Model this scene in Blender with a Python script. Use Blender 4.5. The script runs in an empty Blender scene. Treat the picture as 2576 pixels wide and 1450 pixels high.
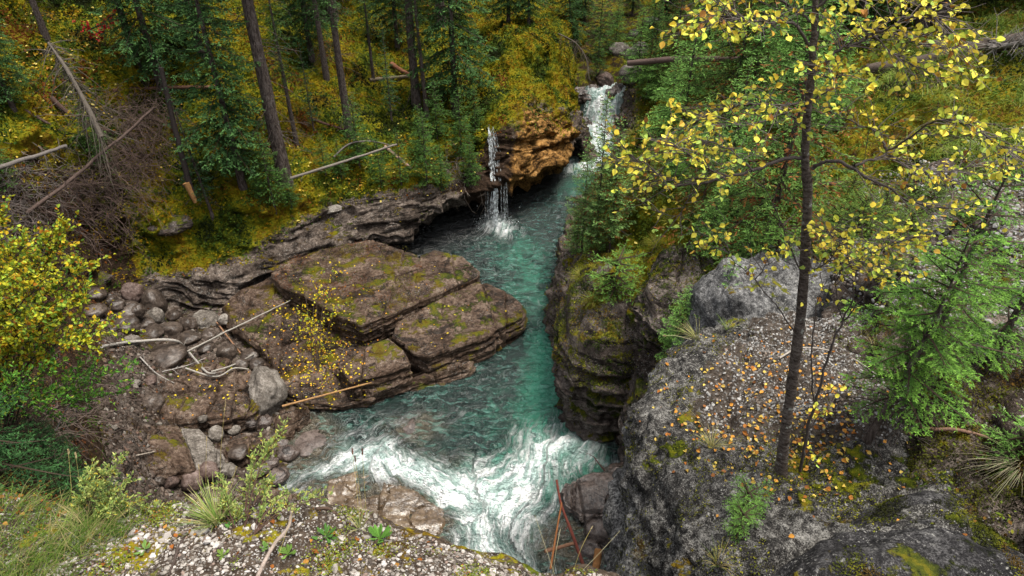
import bpy, math, random
import numpy as np
from mathutils import Vector, Matrix
from mathutils.bvhtree import BVHTree

SC = bpy.context.scene
COL = SC.collection
R = np.random.default_rng(7)
rad = math.radians

# ------------------------------------------------------------------ camera
TH = rad(35.0); FPX = 1717.0; CH = 12.0
def ray(px, py):
    x = (px - 1288.0) / FPX; v = (725.0 - py) / FPX
    return np.array([x, math.cos(TH) + v * math.sin(TH), -math.sin(TH) + v * math.cos(TH)])
def WY(px, py, Y):
    d = ray(px, py); t = Y / d[1]
    return np.array([d[0] * t, Y, CH + d[2] * t])
def WZ(px, py, z):
    d = ray(px, py); t = (z - CH) / d[2]
    return np.array([d[0] * t, d[1] * t, z])
cam = bpy.data.objects.new('camera', bpy.data.cameras.new('camera'))
COL.objects.link(cam); SC.camera = cam
cam.location = (0, 0, CH); cam.rotation_euler = (math.pi / 2 - TH, 0, 0)
cam.data.sensor_width = 36; cam.data.lens = 24.0; cam.data.clip_end = 500; cam.data.clip_start = 0.05

# ------------------------------------------------------------------ noise
_p = np.random.default_rng(3).permutation(256); _p = np.concatenate([_p, _p, _p]).astype(np.int64)
_g = np.random.default_rng(4).normal(size=(256, 3)); _g /= np.linalg.norm(_g, axis=1)[:, None]
def perlin(P):
    P = np.asarray(P, float); i = np.floor(P).astype(np.int64); f = P - i; i &= 255
    u = f * f * f * (f * (f * 6 - 15) + 10)
    out = 0
    for dx in (0, 1):
        for dy in (0, 1):
            for dz in (0, 1):
                h = _p[_p[_p[(i[:, 0] + dx) & 255] + ((i[:, 1] + dy) & 255)] + ((i[:, 2] + dz) & 255)]
                g = _g[h]
                d = g[:, 0] * (f[:, 0] - dx) + g[:, 1] * (f[:, 1] - dy) + g[:, 2] * (f[:, 2] - dz)
                w = (u[:, 0] if dx else 1 - u[:, 0]) * (u[:, 1] if dy else 1 - u[:, 1]) * (u[:, 2] if dz else 1 - u[:, 2])
                out = out + w * d
    return out * 1.6
def fbm(P, s=1.0, o=4, seed=0, gain=.5):
    P = np.asarray(P, float) * s + seed * 17.3; a = 1; r = 0
    for k in range(o):
        r = r + a * perlin(P); P = P * 2.03 + 5.1; a *= gain
    return r
def ridge(P, s=1.0, o=4, seed=0):
    P = np.asarray(P, float) * s + seed * 11.7; a = 1; r = 0
    for k in range(o):
        r = r + a * (1 - 2 * np.abs(perlin(P))); P = P * 2.03 + 3.7; a *= .5
    return r - 1
def sstep(a, b, x):
    t = np.clip((x - a) / (b - a), 0, 1); return t * t * (3 - 2 * t)

# ------------------------------------------------------------------ mesh collector
class MB:
    def __init__(s): s.V = []; s.F = {}; s.C = []; s.n = 0
    def add(s, V, F, C=(.5, .5, .5)):
        V = np.asarray(V, np.float32).reshape(-1, 3); F = np.asarray(F, np.int64)
        if len(V) == 0: return
        s.F.setdefault(F.shape[1], []).append(F + s.n)
        C = np.asarray(C, np.float32)
        if C.ndim == 1: C = np.broadcast_to(C, (len(V), 3))
        s.V.append(V); s.C.append(C); s.n += len(V)
    def mesh(s, name, mats, smooth=True):
        V = np.concatenate(s.V); C = np.concatenate(s.C)
        Fs = [np.concatenate(f) for f in s.F.values()]
        loops = np.concatenate([f.ravel() for f in Fs]); tot = np.concatenate([np.full(len(f), f.shape[1]) for f in Fs])
        me = bpy.data.meshes.new(name)
        me.vertices.add(len(V)); me.vertices.foreach_set('co', V.ravel())
        me.loops.add(len(loops)); me.loops.foreach_set('vertex_index', loops.astype(np.int32))
        me.polygons.add(len(tot)); st = np.concatenate([[0], np.cumsum(tot)[:-1]])
        me.polygons.foreach_set('loop_start', st.astype(np.int32))
        try: me.polygons.foreach_set('loop_total', tot.astype(np.int32))
        except Exception: pass
        me.polygons.foreach_set('use_smooth', np.full(len(tot), smooth))
        a = me.color_attributes.new('Col', 'FLOAT_COLOR', 'POINT')
        a.data.foreach_set('color', np.concatenate([C, np.ones((len(C), 1), np.float32)], 1).astype(np.float32).ravel())
        me.update(calc_edges=True)
        me.materials.append(mats)
        return me
    def obj(s, name, mat, parent=None, smooth=True):
        o = bpy.data.objects.new(name, s.mesh(name, mat, smooth)); COL.objects.link(o)
        if parent is not None: o.parent = parent
        return o
def tag(o, label=None, cat=None, group=None, kind=None):
    if label: o['label'] = label
    if cat: o['category'] = cat
    if group: o['group'] = group
    if kind: o['kind'] = kind
    return o
def empty(name, loc, label, cat, group=None, rz=0):
    o = bpy.data.objects.new(name, None); COL.objects.link(o); o.location = [float(c) for c in loc]; o.rotation_euler = (0, 0, rz)
    o.empty_display_size = .1
    return tag(o, label, cat, group)
def copy_tree(o, loc, rz=0, sc=1.0, label=None, group=None, tilt=(0, 0)):
    c = o.copy(); COL.objects.link(c); c.location = [float(v) for v in loc]; c.rotation_euler = (tilt[0], tilt[1], rz); c.scale = (sc, sc, sc)
    if label: c['label'] = label
    if group: c['group'] = group
    for ch in list(o.children):
        d = ch.copy(); COL.objects.link(d); d.parent = c
    return c

def nrm(a): return a / np.maximum(np.linalg.norm(a, axis=-1, keepdims=True), 1e-9)
def frames(d, rng=None, upv=(0, 0, 1)):
    d = nrm(d); up = np.broadcast_to(np.array(upv, float), d.shape) + 1e-3
    s = nrm(np.cross(d, up)); u = np.cross(s, d)
    return d, s, u
def roll(s, u, a):
    c = np.cos(a)[:, None]; n = np.sin(a)[:, None]
    return s * c + u * n, u * c - s * n
def stamp(mb, T, F, P, X, Y, Z, C):
    """copies of template T (k,3) at P with axes X,Y,Z (already scaled)"""
    n = len(P); k = len(T); T = np.asarray(T, float)
    V = P[:, None, :] + T[None, :, 0:1] * X[:, None, :] + T[None, :, 1:2] * Y[:, None, :] + T[None, :, 2:3] * Z[:, None, :]
    C = np.asarray(C, float)
    if C.ndim == 1: C = np.broadcast_to(C, (n, 3))
    Cv = np.repeat(C, k, 0)
    for f in (F if isinstance(F, list) else [F]):
        f = np.asarray(f)
        FF = (np.arange(n)[:, None, None] * k + f[None]).reshape(-1, f.shape[1])
        mb.F.setdefault(f.shape[1], []).append(FF + mb.n)
    mb.V.append(V.reshape(-1, 3).astype(np.float32)); mb.C.append(Cv.astype(np.float32)); mb.n += n * k
def tube(mb, pts, rads, seg=8, C=(.5, .5, .5), bump=0, seed=0, cap=True):
    pts = np.asarray(pts, float); n = len(pts); rads = np.broadcast_to(np.asarray(rads, float), (n,))
    t = np.gradient(pts, axis=0); t = nrm(t)
    ref = np.array([0., 0, 1]) if abs(t[:, 2]).mean() < .8 else np.array([1., 0, 0])
    s = nrm(np.cross(t, ref)); u = np.cross(t, s)
    a = np.linspace(0, 2 * np.pi, seg, endpoint=False)
    ring = pts[:, None] + rads[:, None, None] * (np.cos(a)[None, :, None] * s[:, None] + np.sin(a)[None, :, None] * u[:, None])
    V = ring.reshape(-1, 3)
    if bump:
        c = np.repeat(pts, seg, 0); dn = nrm(V - c)
        V = V + dn * (fbm(V, 9 / max(.05, rads.max() * 8), 3, seed) * bump)[:, None]
    i = np.arange(n - 1)[:, None] * seg; j = np.arange(seg)[None]; j2 = (j + 1) % seg
    F = np.stack([i + j, i + j2, i + seg + j2, i + seg + j], -1).reshape(-1, 4)
    mb.add(V, F, C)
    if cap and seg >= 5:
        for e, o in ((0, 0), (n - 1, (n - 1) * seg)):
            Vc = np.concatenate([V[o:o + seg], pts[e:e + 1]]); idx = np.arange(seg)
            f = np.stack([idx, (idx + 1) % seg, np.full(seg, seg)], 1)
            mb.add(Vc, f if e else f[:, ::-1], np.asarray(C) if np.asarray(C).ndim == 1 else C[o])
def smooth_path(pts, n):
    pts = np.asarray(pts, float); return up1(pts, 0, n)
def up1(A, axis, n):
    A = np.moveaxis(np.asarray(A, float), axis, 0); m = len(A)
    t = np.linspace(0, m - 1, n); i = np.minimum(t.astype(int), m - 2); f = (t - i).reshape((-1,) + (1,) * (A.ndim - 1))
    a = A[np.maximum(i - 1, 0)]; b = A[i]; c = A[i + 1]; d = A[np.minimum(i + 2, m - 1)]
    o = .5 * (2 * b + (c - a) * f + (2 * a - 5 * b + 4 * c - d) * f ** 2 + (3 * b - a - 3 * c + d) * f ** 3)
    return np.moveaxis(o, 0, axis)
def grid_normals(G):
    n = np.cross(np.gradient(G, axis=1), np.gradient(G, axis=0)); n = nrm(n)
    if np.mean(n[..., 2]) < 0: n = -n
    return n
def grid_faces(a, b):
    i = np.arange(a - 1)[:, None] * b; j = np.arange(b - 1)[None]
    return np.stack([i + j, i + j + 1, i + b + j + 1, i + b + j], -1).reshape(-1, 4)
BV = {}
def add_bvh(key, G, step=2):
    g = G[::step, ::step]; a, b = g.shape[:2]
    BV[key] = BVHTree.FromPolygons([tuple(v) for v in g.reshape(-1, 3)], [tuple(int(q) for q in f) for f in grid_faces(a, b)])
def add_bvh_mesh(key, o):
    me = o.data; mw = o.matrix_world
    BV[key] = BVHTree.FromPolygons([tuple(v.co) for v in me.vertices], [tuple(p.vertices) for p in me.polygons])
def cast(px, py, keys=None):
    d = Vector(ray(px, py)).normalized(); best = None
    for k in (keys or BV):
        h = BV[k].ray_cast(Vector((0, 0, CH)), d)
        if h[0] is not None and (best is None or h[3] < best[3]): best = h
    if best is None: return None
    return np.array(best[0])
def drop(x, y, keys=None, z0=30):
    best = None
    for k in (keys or BV):
        h = BV[k].ray_cast(Vector((x, y, z0)), Vector((0, 0, -1)))
        if h[0] is not None and (best is None or h[0].z > best[0].z): best = h
    return (np.array(best[0]), np.array(best[1])) if best else (None, None)
# ------------------------------------------------------------------ materials
class NT:
    def __init__(s, name):
        s.m = bpy.data.materials.new(name); s.m.use_nodes = True; s.t = s.m.node_tree; s.t.nodes.clear()
        s.out = s.t.nodes.new('ShaderNodeOutputMaterial')
        g = s.t.nodes.new('ShaderNodeNewGeometry'); s.pos = g.outputs['Position']; s.nor = g.outputs['Normal']
        s.tc = s.t.nodes.new('ShaderNodeTexCoord').outputs['Object']
    def L(s, a, b): s.t.links.new(a, b)
    def inp(s, n, k, v):
        if v is None: return
        if hasattr(v, 'is_output') or isinstance(v, bpy.types.NodeSocket): s.L(v, n.inputs[k])
        else: n.inputs[k].default_value = v
    def noise(s, sc, det=4, vec=None, rough=.55, dist=0):
        n = s.t.nodes.new('ShaderNodeTexNoise'); s.inp(n, 'Scale', sc); s.inp(n, 'Detail', det); s.inp(n, 'Roughness', rough); s.inp(n, 'Distortion', dist)
        s.L(vec or s.pos, n.inputs['Vector']); return n.outputs['Fac']
    def voro(s, sc, vec=None, feat='F1', out='Distance', rnd=1):
        n = s.t.nodes.new('ShaderNodeTexVoronoi'); n.feature = feat; s.inp(n, 'Scale', sc); s.inp(n, 'Randomness', rnd)
        s.L(vec or s.pos, n.inputs['Vector']); return n.outputs[out]
    def mapping(s, scale=(1, 1, 1), rot=(0, 0, 0), vec=None):
        n = s.t.nodes.new('ShaderNodeMapping'); n.inputs['Scale'].default_value = scale; n.inputs['Rotation'].default_value = rot
        s.L(vec or s.pos, n.inputs['Vector']); return n.outputs[0]
    def math(s, op, a, b=0, c=0, clamp=False):
        n = s.t.nodes.new('ShaderNodeMath'); n.operation = op; n.use_clamp = clamp
        for k, v in enumerate((a, b, c)): s.inp(n, k, v)
        return n.outputs[0]
    def ss(s, x, a, b):
        n = s.t.nodes.new('ShaderNodeMapRange'); n.interpolation_type = 'SMOOTHSTEP'
        s.inp(n, 'Value', x); s.inp(n, 'From Min', a); s.inp(n, 'From Max', b); return n.outputs[0]
    def mix(s, f, a, b, mode='MIX'):
        n = s.t.nodes.new('ShaderNodeMix'); n.data_type = 'RGBA'; n.blend_type = mode
        s.inp(n, 0, f)
        for k, v in ((6, a), (7, b)):
            if isinstance(v, tuple): v = tuple(v) + (1,) if len(v) == 3 else v
            s.inp(n, k, v)
        return n.outputs[2]
    def ramp(s, f, stops):
        n = s.t.nodes.new('ShaderNodeValToRGB'); e = n.color_ramp.elements
        while len(e) < len(stops): e.new(.5)
        for q, (p, c) in zip(e, stops): q.position = p; q.color = tuple(c) + (1,)
        s.inp(n, 0, f); return n.outputs[0]
    def attr(s):
        n = s.t.nodes.new('ShaderNodeVertexColor'); n.layer_name = 'Col'; return n.outputs[0]
    def sep(s, c):
        n = s.t.nodes.new('ShaderNodeSeparateColor'); s.L(c, n.inputs[0]); return n.outputs
    def nz(s, v=None):
        n = s.t.nodes.new('ShaderNodeSeparateXYZ'); s.L(v or s.nor, n.inputs[0]); return n.outputs
    def bump(s, h, st=.5, d=.05, nrm_=None):
        n = s.t.nodes.new('ShaderNodeBump'); s.inp(n, 'Strength', st); s.inp(n, 'Distance', d); s.inp(n, 'Height', h)
        if nrm_ is not None: s.L(nrm_, n.inputs['Normal'])
        return n.outputs[0]
    def bsdf(s, col, rough=.8, normal=None, spec=.3, **kw):
        n = s.t.nodes.new('ShaderNodeBsdfPrincipled')
        if isinstance(col, tuple): col = tuple(col) + (1,)
        s.inp(n, 'Base Color', col); s.inp(n, 'Roughness', rough); s.inp(n, 'Specular IOR Level', spec)
        if normal is not None: s.L(normal, n.inputs['Normal'])
        for k, v in kw.items(): s.inp(n, k, v)
        s.L(n.outputs[0], s.out.inputs[0]); return n

def moss_color(t, bright=1.0, gr=0.0):
    a = t.noise(.55, 3); b = t.noise(3.2, 4); c = t.noise(17, 5, rough=.7)
    k = t.math('ADD', t.math('MULTIPLY', a, .55), t.math('ADD', t.math('MULTIPLY', b, .3), t.math('MULTIPLY', c, .25)))
    B = bright
    r = t.ramp(k, [(.43 + gr, (.004 * B, .006 * B, .001 * B)), (.49 + gr, (.022 * B, .030 * B, .003 * B)), (.535 + gr, (.070 * B, .085 * B, .005 * B)), (.58 + gr, (.165 * B, .145 * B, .007 * B)), (.62 + gr, (.13 * B, .085 * B, .006 * B)), (.68 + gr, (.040 * B, .022 * B, .004 * B))])
    sp = t.ss(t.noise(48, 3, rough=.6), .60, .68)
    return t.mix(t.math('MULTIPLY', sp, .5), r, (.15 * B, .15 * B, .02 * B))

def rock_core(t, dark, mid, pale, lichen=.5, sc=1.0, moss=.5, mossbright=.8, strata=1.0, tilt=(0, 0, 0), W=(.36, .38, .26), mgr=.02):
    """returns colour, height socket"""
    a = t.noise(1.3 * sc, 5, rough=.65); b = t.noise(9 * sc, 6, rough=.7); f = t.noise(60 * sc, 3, rough=.7)
    sv = t.mapping((.35, .35, 6 * sc), tilt); st = t.noise(2.2, 5, vec=sv, rough=.65, dist=.35)
    k = t.math('ADD', t.math('MULTIPLY', a, W[0]), t.math('ADD', t.math('MULTIPLY', b, W[1]), t.math('MULTIPLY', f, W[2])))
    col = t.ramp(k, [(.41, dark), (.5, mid), (.60, pale)])
    crack = t.ss(st, .44, .40) if strata else 0
    if strata: col = t.mix(t.math('MULTIPLY', crack, .8 * strata), col, tuple(c * .35 for c in dark))
    # lichen crust specks
    lv = t.noise(26 * sc, 5, rough=.75); lm = t.math('MULTIPLY', t.ss(lv, .57, .64), t.ss(t.noise(2.1, 3), .42, .60))
    col = t.mix(t.math('MULTIPLY', lm, lichen), col, (.42, .41, .38))
    bl = t.ss(t.noise(14 * sc, 5, rough=.7), .56, .66)
    col = t.mix(t.math('MULTIPLY', bl, .55), col, tuple(c * .4 for c in dark))
    h = t.math('ADD', t.math('MULTIPLY', b, .5), t.math('ADD', t.math('MULTIPLY', f, .16), t.math('MULTIPLY', st, .55 * max(strata, .2))))
    if moss > 0:
        up = t.nz()[2]
        mm = t.math('ADD', t.math('ADD', t.noise(1.6, 5, rough=.65), t.math('MULTIPLY', t.noise(12, 4, rough=.7), .35)), t.math('MULTIPLY', up, .16))
        m = t.ss(mm, 1.06 - .36 * moss, 1.12 - .36 * moss)
        col = t.mix(m, col, moss_color(t, mossbright, mgr))
        h = t.math('ADD', h, t.math('MULTIPLY', m, .25))
    return col, h

def rock_mat(name, dark, mid, pale, rough=.75, spec=.12, bd=.07, **kw):
    t = NT(name); col, h = rock_core(t, dark, mid, pale, **kw)
    t.bsdf(col, rough, t.bump(h, .8, bd), spec); return t.m

M = {}
M['slab'] = rock_mat('brown_limestone', (.009, .0055, .0035), (.055, .034, .023), (.17, .125, .095), rough=.5, moss=.56, lichen=.45, mossbright=.5, mgr=.0, sc=1.25)
M['slabwet'] = rock_mat('wet_limestone', (.018, .013, .011), (.06, .043, .036), (.14, .11, .095), rough=.25, spec=.6, moss=.15, lichen=.1)
M['cliff'] = rock_mat('cliff_limestone', (.014, .011, .009), (.062, .048, .041), (.18, .15, .13), rough=.55, moss=.70, lichen=.6, strata=1.0, mossbright=.65)
M['boulder'] = rock_mat('lichened_boulder_rock', (.012, .012, .013), (.055, .053, .052), (.32, .31, .30), rough=.85, moss=.46, lichen=.95, sc=1.8, strata=.15, mossbright=1.2)
M['grey'] = rock_mat('grey_limestone', (.010, .010, .011), (.075, .074, .074), (.30, .295, .29), rough=.8, W=(.2, .42, .38), moss=.38, lichen=.8, strata=.25, sc=2.0)
M['dark'] = rock_mat('dark_wet_rock', (.003, .003, .003), (.016, .015, .016), (.095, .092, .092), rough=.7, W=(.3, .38, .32), moss=.58, lichen=.5, strata=.1, sc=1.3, mossbright=.55)
M['pale'] = rock_mat('pale_boulder_rock', (.045, .038, .032), (.135, .117, .10), (.31, .285, .255), rough=.7, moss=.15, lichen=.3, strata=.1, sc=2)
M['cobble'] = rock_mat('cobble_rock', (.013, .010, .008), (.044, .032, .025), (.12, .095, .078), rough=.35, spec=.3, moss=.12, lichen=.15, strata=0, sc=2.2, bd=.02)
M['pinkcobble'] = rock_mat('pink_cobble_rock', (.032, .021, .018), (.088, .060, .050), (.19, .145, .13), rough=.5, moss=.1, lichen=.25, strata=0, sc=2.2, bd=.02)
M['shelf'] = rock_mat('submerged_rock', (.028, .018, .010), (.090, .060, .035), (.17, .125, .08), rough=.14, spec=.7, moss=0, lichen=.15, strata=.3, sc=1.2, bd=.03)

def terrain_mat():
    t = NT('mossy_ground'); m = t.sep(t.attr())
    moss = moss_color(t, 1.0)
    rc, rh = rock_core(t, (.014, .011, .009), (.064, .049, .040), (.21, .172, .145), lichen=.6, moss=.46, mossbright=.7, mgr=0)
    oc = t.ramp(t.math('ADD', t.math('MULTIPLY', t.noise(2.5, 5, rough=.7), .6), t.math('MULTIPLY', t.noise(16, 4, rough=.7), .4)),
                [(.38, (.014, .009, .005)), (.46, (.085, .044, .015)), (.54, (.29, .15, .045)), (.64, (.42, .26, .11))])
    wob = t.math('MULTIPLY', t.math('SUBTRACT', t.noise(4, 5, rough=.7), .5), 1.1)
    rm = t.ss(t.math('ADD', m[0], wob), .4, .6); om = t.ss(t.math('ADD', m[1], wob), .42, .58)
    soil = t.ramp(t.noise(20, 5, rough=.7), [(.35, (.012, .008, .006)), (.6, (.045, .028, .018)), (.75, (.10, .07, .05))])
    col = t.mix(rm, moss, rc); col = t.mix(om, col, oc); col = t.mix(t.ss(t.math('ADD', m[2], wob), .4, .6), col, soil)
    mh = t.math('ADD', t.noise(7, 5, rough=.7), t.math('MULTIPLY', t.noise(40, 3), .4))
    h = t.math('ADD', t.math('MULTIPLY', rh, rm), t.math('MULTIPLY', mh, t.math('SUBTRACT', 1, rm)))
    t.bsdf(col, .85, t.bump(h, 1, .10), .06); return t.m
M['terrain'] = terrain_mat()

def gravel_mat():
    t = NT('stony_ground')
    v = t.voro(55, out='Distance'); c = t.voro(55, out='Color'); g = t.sep(c)[0]
    stone = t.ramp(g, [(0, (.09, .08, .07)), (.4, (.2, .185, .17)), (1, (.42, .40, .38))])
    dirt = t.ramp(t.noise(18, 5, rough=.7), [(.35, (.02, .014, .01)), (.6, (.065, .048, .035)), (.75, (.13, .10, .08))])
    m = t.math('MULTIPLY', t.ss(v, .42, .30), t.ss(t.noise(3, 4, rough=.6), .40, .58))
    col = t.mix(m, dirt, stone)
    gm = t.ss(t.math('ADD', t.noise(2.2, 5, rough=.7), t.math('MULTIPLY', t.noise(11, 3), .4)), .74, .82)
    col = t.mix(gm, col, moss_color(t, 1.1))
    h = t.math('ADD', t.math('MULTIPLY', m, .5), t.noise(25, 4, rough=.7))
    t.bsdf(col, .9, t.bump(h, .8, .03), .08); return t.m
M['gravel'] = gravel_mat()

def attr_mat(name, rough=.6, trans=.0, var=.25, vs=30, spec=.06, bump=0, bs=40, bd=.01):
    t = NT(name); c = t.attr()
    n = t.noise(vs, 3, vec=t.tc); k = t.math('ADD', 1 - var, t.math('MULTIPLY', n, 2 * var))
    cc = t.t.nodes.new('ShaderNodeVectorMath'); cc.operation = 'SCALE'; t.L(c, cc.inputs[0]); t.L(k, cc.inputs['Scale'])
    nor = t.bump(t.noise(bs, 5, rough=.7, vec=t.tc), bump, bd) if bump else None
    b = t.bsdf(cc.outputs[0], rough, nor, spec)
    if trans:
        tr = t.t.nodes.new('ShaderNodeBsdfTranslucent'); t.L(cc.outputs[0], tr.inputs[0])
        mx = t.t.nodes.new('ShaderNodeMixShader'); mx.inputs[0].default_value = trans
        t.L(b.outputs[0], mx.inputs[1]); t.L(tr.outputs[0], mx.inputs[2]); t.L(mx.outputs[0], t.out.inputs[0])
    return t.m
M['needle'] = attr_mat('conifer_needles', .55, .15)
M['leaf'] = attr_mat('leaves', .45, .28, .15, 12)
M['stone'] = attr_mat('pebbles', .85, 0, .35, 60, bump=.5, bs=120)
M['wood'] = attr_mat('weathered_wood', .8, 0, .5, 22, bump=.6, bs=50, bd=.02)
M['cover'] = attr_mat('moss_and_leaves', .7, .2, .2)
def bark_mat(name, a, b, c, spots=0):
    t = NT(name); v = t.mapping((1, 1, .3), vec=t.tc) if not spots else t.mapping((1, 1, 2.2), vec=t.tc)
    n = t.noise(22, 5, vec=v, rough=.75, dist=.5); col = t.ramp(n, [(.36, a), (.5, b), (.66, c)])
    sp = t.ss(t.noise(18 if spots else 7, 4, vec=t.tc, rough=.7), .60, .68)
    col = t.mix(t.math('MULTIPLY', sp, .8), col, (.36, .37, .33) if spots else (.14, .135, .125))
    t.bsdf(col, .85, t.bump(n, 1, .03), .06); return t.m
M['bark'] = bark_mat('spruce_bark', (.022, .017, .015), (.075, .058, .05), (.15, .125, .115))
M['birch'] = bark_mat('birch_bark', (.030, .022, .018), (.10, .08, .068), (.20, .17, .15), 1)
# ------------------------------------------------------------------ landforms
def net(name, G, nu, nv, mat, mask=None, amp=.25, fs=.6, strata=0, seed=1, fine=.04, ledge=None, kind='structure', lumps=0):
    G = np.asarray(G, float)
    if mask is None: mask = np.zeros(G.shape[:2] + (3,))
    A = np.concatenate([G, np.asarray(mask, float)], -1)
    A = up1(up1(A, 0, nu), 1, nv); P = A[..., :3]; C = np.clip(A[..., 3:], 0, 1)
    N = grid_normals(P); Q = P.reshape(-1, 3); Nf = N.reshape(-1, 3)
    d = amp * fbm(Q, fs, 5, seed) + fine * fbm(Q, 5, 4, seed + 3)
    if lumps: d = d + lumps * np.maximum(0, fbm(Q, 1.5, 3, seed + 21)) ** 1.0 - lumps * .7 * np.maximum(0, ridge(Q, .9, 3, seed + 22) - .55)
    if strata:
        w = Q[:, 2] * 1.0 + .25 * fbm(Q, .5, 3, seed + 5) + .12 * Q[:, 0]
        st = fbm(np.stack([Q[:, 0] * .25, Q[:, 1] * .25, w * 3.2], 1), 1, 4, seed + 8)
        d = d + strata * np.clip(st * 1.6, -1, .6) * C.reshape(-1, 3)[:, 0]
    P = P + (Nf * d[:, None]).reshape(P.shape)
    mb = MB(); F = grid_faces(nu, nv)
    mb.add(P.reshape(-1, 3), F, C.reshape(-1, 3)); o = mb.obj(name, mat)
    # make normals face up/out
    o['kind'] = kind
    add_bvh(name, P); return o, P, C

# ---- left forest hillside with its overhanging limestone bank
w = lambda x, y, z: np.array([x, y, z], float)
hc = [
 [(-500,800,10),(-500,760,10.5),(-500,720,11),(-500,650,12),(-500,560,12.6),(-500,430,13.3),(-500,280,14.4),(-500,130,16),(-500,0,18)],
 [(-100,760,11.5),(-100,720,12),(-100,680,12.6),(-100,620,13.5),(-100,540,14.2),(-100,430,15),(-100,280,16.2),(-100,130,18),(-100,0,20)],
 [(150,760,13.5),(150,720,14),(150,680,14.4),(150,620,15),(150,560,15.7),(150,430,16.6),(150,290,17.8),(150,130,20),(150,0,22.5)],
 [(330,770,15.2),(320,730,15.4),(310,690,15.7),(300,640,16.2),(300,560,16.6),(310,430,17.6),(310,290,19),(310,130,21.2),(310,0,24)],
 [(400,800,15.3),(390,745,15.7),(395,690,16.0),(400,655,16.6),(420,560,17.1),(430,440,18.2),(430,290,19.8),(440,130,22),(440,0,25)],
 [(540,810,15.5),(550,782,15.7),(560,700,16.1),(570,655,16.8),(590,560,17.5),(600,480,18),(600,310,20.2),(600,150,23),(600,0,27)],
 [(700,770,16.2),(700,715,16.8),(720,660,17.0),(720,610,17.6),(730,540,18),(740,460,18.6),(750,310,20.8),(750,150,24),(750,0,28)],
 [w(-4.4,20,-.4),(900,612,18),(900,575,18.2),(895,530,18.7),(890,490,19.1),(890,440,19.8),(890,300,22),(890,150,25.5),(890,0,29.5)],
 [w(-3.2,23.4,-.4),(1010,592,18.9),(1040,550,19),(1050,515,19.4),(1050,480,19.8),(1040,440,20.4),(1040,300,23.3),(1040,150,27),(1040,0,31)],
 [w(-2.2,24.6,-.4),(1125,505,20.2),(1135,487,20.4),(1140,470,20.6),(1145,450,20.9),(1150,420,21.5),(1150,300,24),(1150,150,28),(1150,0,33)],
 [w(-1.1,25,-.4),(1215,490,20.9),(1218,440,21.3),(1215,390,21.5),(1212,335,21.7),(1215,312,22.3),(1210,230,25),(1210,130,29),(1210,0,35)],
 [w(-.3,25.4,-.4),(1255,472,21.3),(1258,400,21.6),(1260,340,21.9),(1262,290,22.2),(1260,250,23),(1260,215,25),(1260,110,28),(1260,0,36)],
 [w(.6,26,-.4),(1325,448,21.9),(1330,370,22.3),(1340,300,22.6),(1340,252,23.2),(1335,230,24.2),(1340,195,26),(1340,90,28),(1340,0,35)],
 [w(2,27.5,-.4),(1405,402,23.4),(1425,360,23.9),(1430,315,24.3),(1425,275,24.9),(1420,258,25.6),(1420,215,28),(1420,90,31),(1430,0,37)],
 [w(2.5,29,-.5),(1446,345,25.5),(1450,318,26),(1450,298,26.5),(1445,275,27.2),(1440,258,28),(1440,215,31),(1450,100,34),(1450,0,40)],
]
G = np.array([[p if isinstance(p, np.ndarray) else WY(*p) for p in c] for c in hc])
last = G[-1] + np.array([.9, 1.2, -2.2]); G = np.concatenate([G, last[None]])
r9 = G[:, 8] + np.array([0, 8, 3.2]); r10 = G[:, 8] + np.array([0, 26, 9.]); G = np.concatenate([G, r9[:, None], r10[:, None]], 1)
mk = np.zeros(G.shape[:2] + (3,))
rockw = [[0]*11]*3 + [[.1,.3,.2,0]+[0]*7] + [[1,1,.75,.2,0,0,0,0,0,0,0],[1,1,.9,.35,0,0,0,0,0,0,0],[1,1,1,.9,.3,0,0,0,0,0,0],[1,1,1,1,.45,0,0,0,0,0,0],[1,1,1,1,.55,0,0,0,0,0,0],[1,1,1,.8,.3,0,0,0,0,0,0],[1,1,.8,.4,0,0,0,0,0,0,0],[1,1,1,.6,0,0,0,0,0,0,0],[1,1,1,1,.3,0,0,0,0,0,0],[1,1,1,1,.4,0,0,0,0,0,0],[1,1,1,.9,.3,0,0,.2,0,0,0],[1,1,1,1,1,1,.6,.2,0,0,0]]
mk[..., 0] = np.array(rockw)
mk[11, 1:3, 1] = [.9, .3]; mk[12, 1:4, 1] = [1, 1, .85]; mk[13, 1:4, 1] = [1, .95, .6]; mk[10, 1, 1] = .45; mk[12, 4, 1] = .1; mk[12:14, 3:5, 0] = .45; mk[14, 1, 1] = .2
mk[0:4, 3:6, 2] = .55; mk[9, 2:4, 2] = .6; mk[10:12, 1:4, 2] = [1.2, 1.2, .8]; mk[11, 1:3, 2] = .8; mk[2:4, 0:4, 2] = .8
hill, HP, HC = net('forest_hillside', G, 420, 520, M['terrain'], mk, amp=.30, fs=.55, strata=.20, seed=2, fine=.05, lumps=.30)

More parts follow.
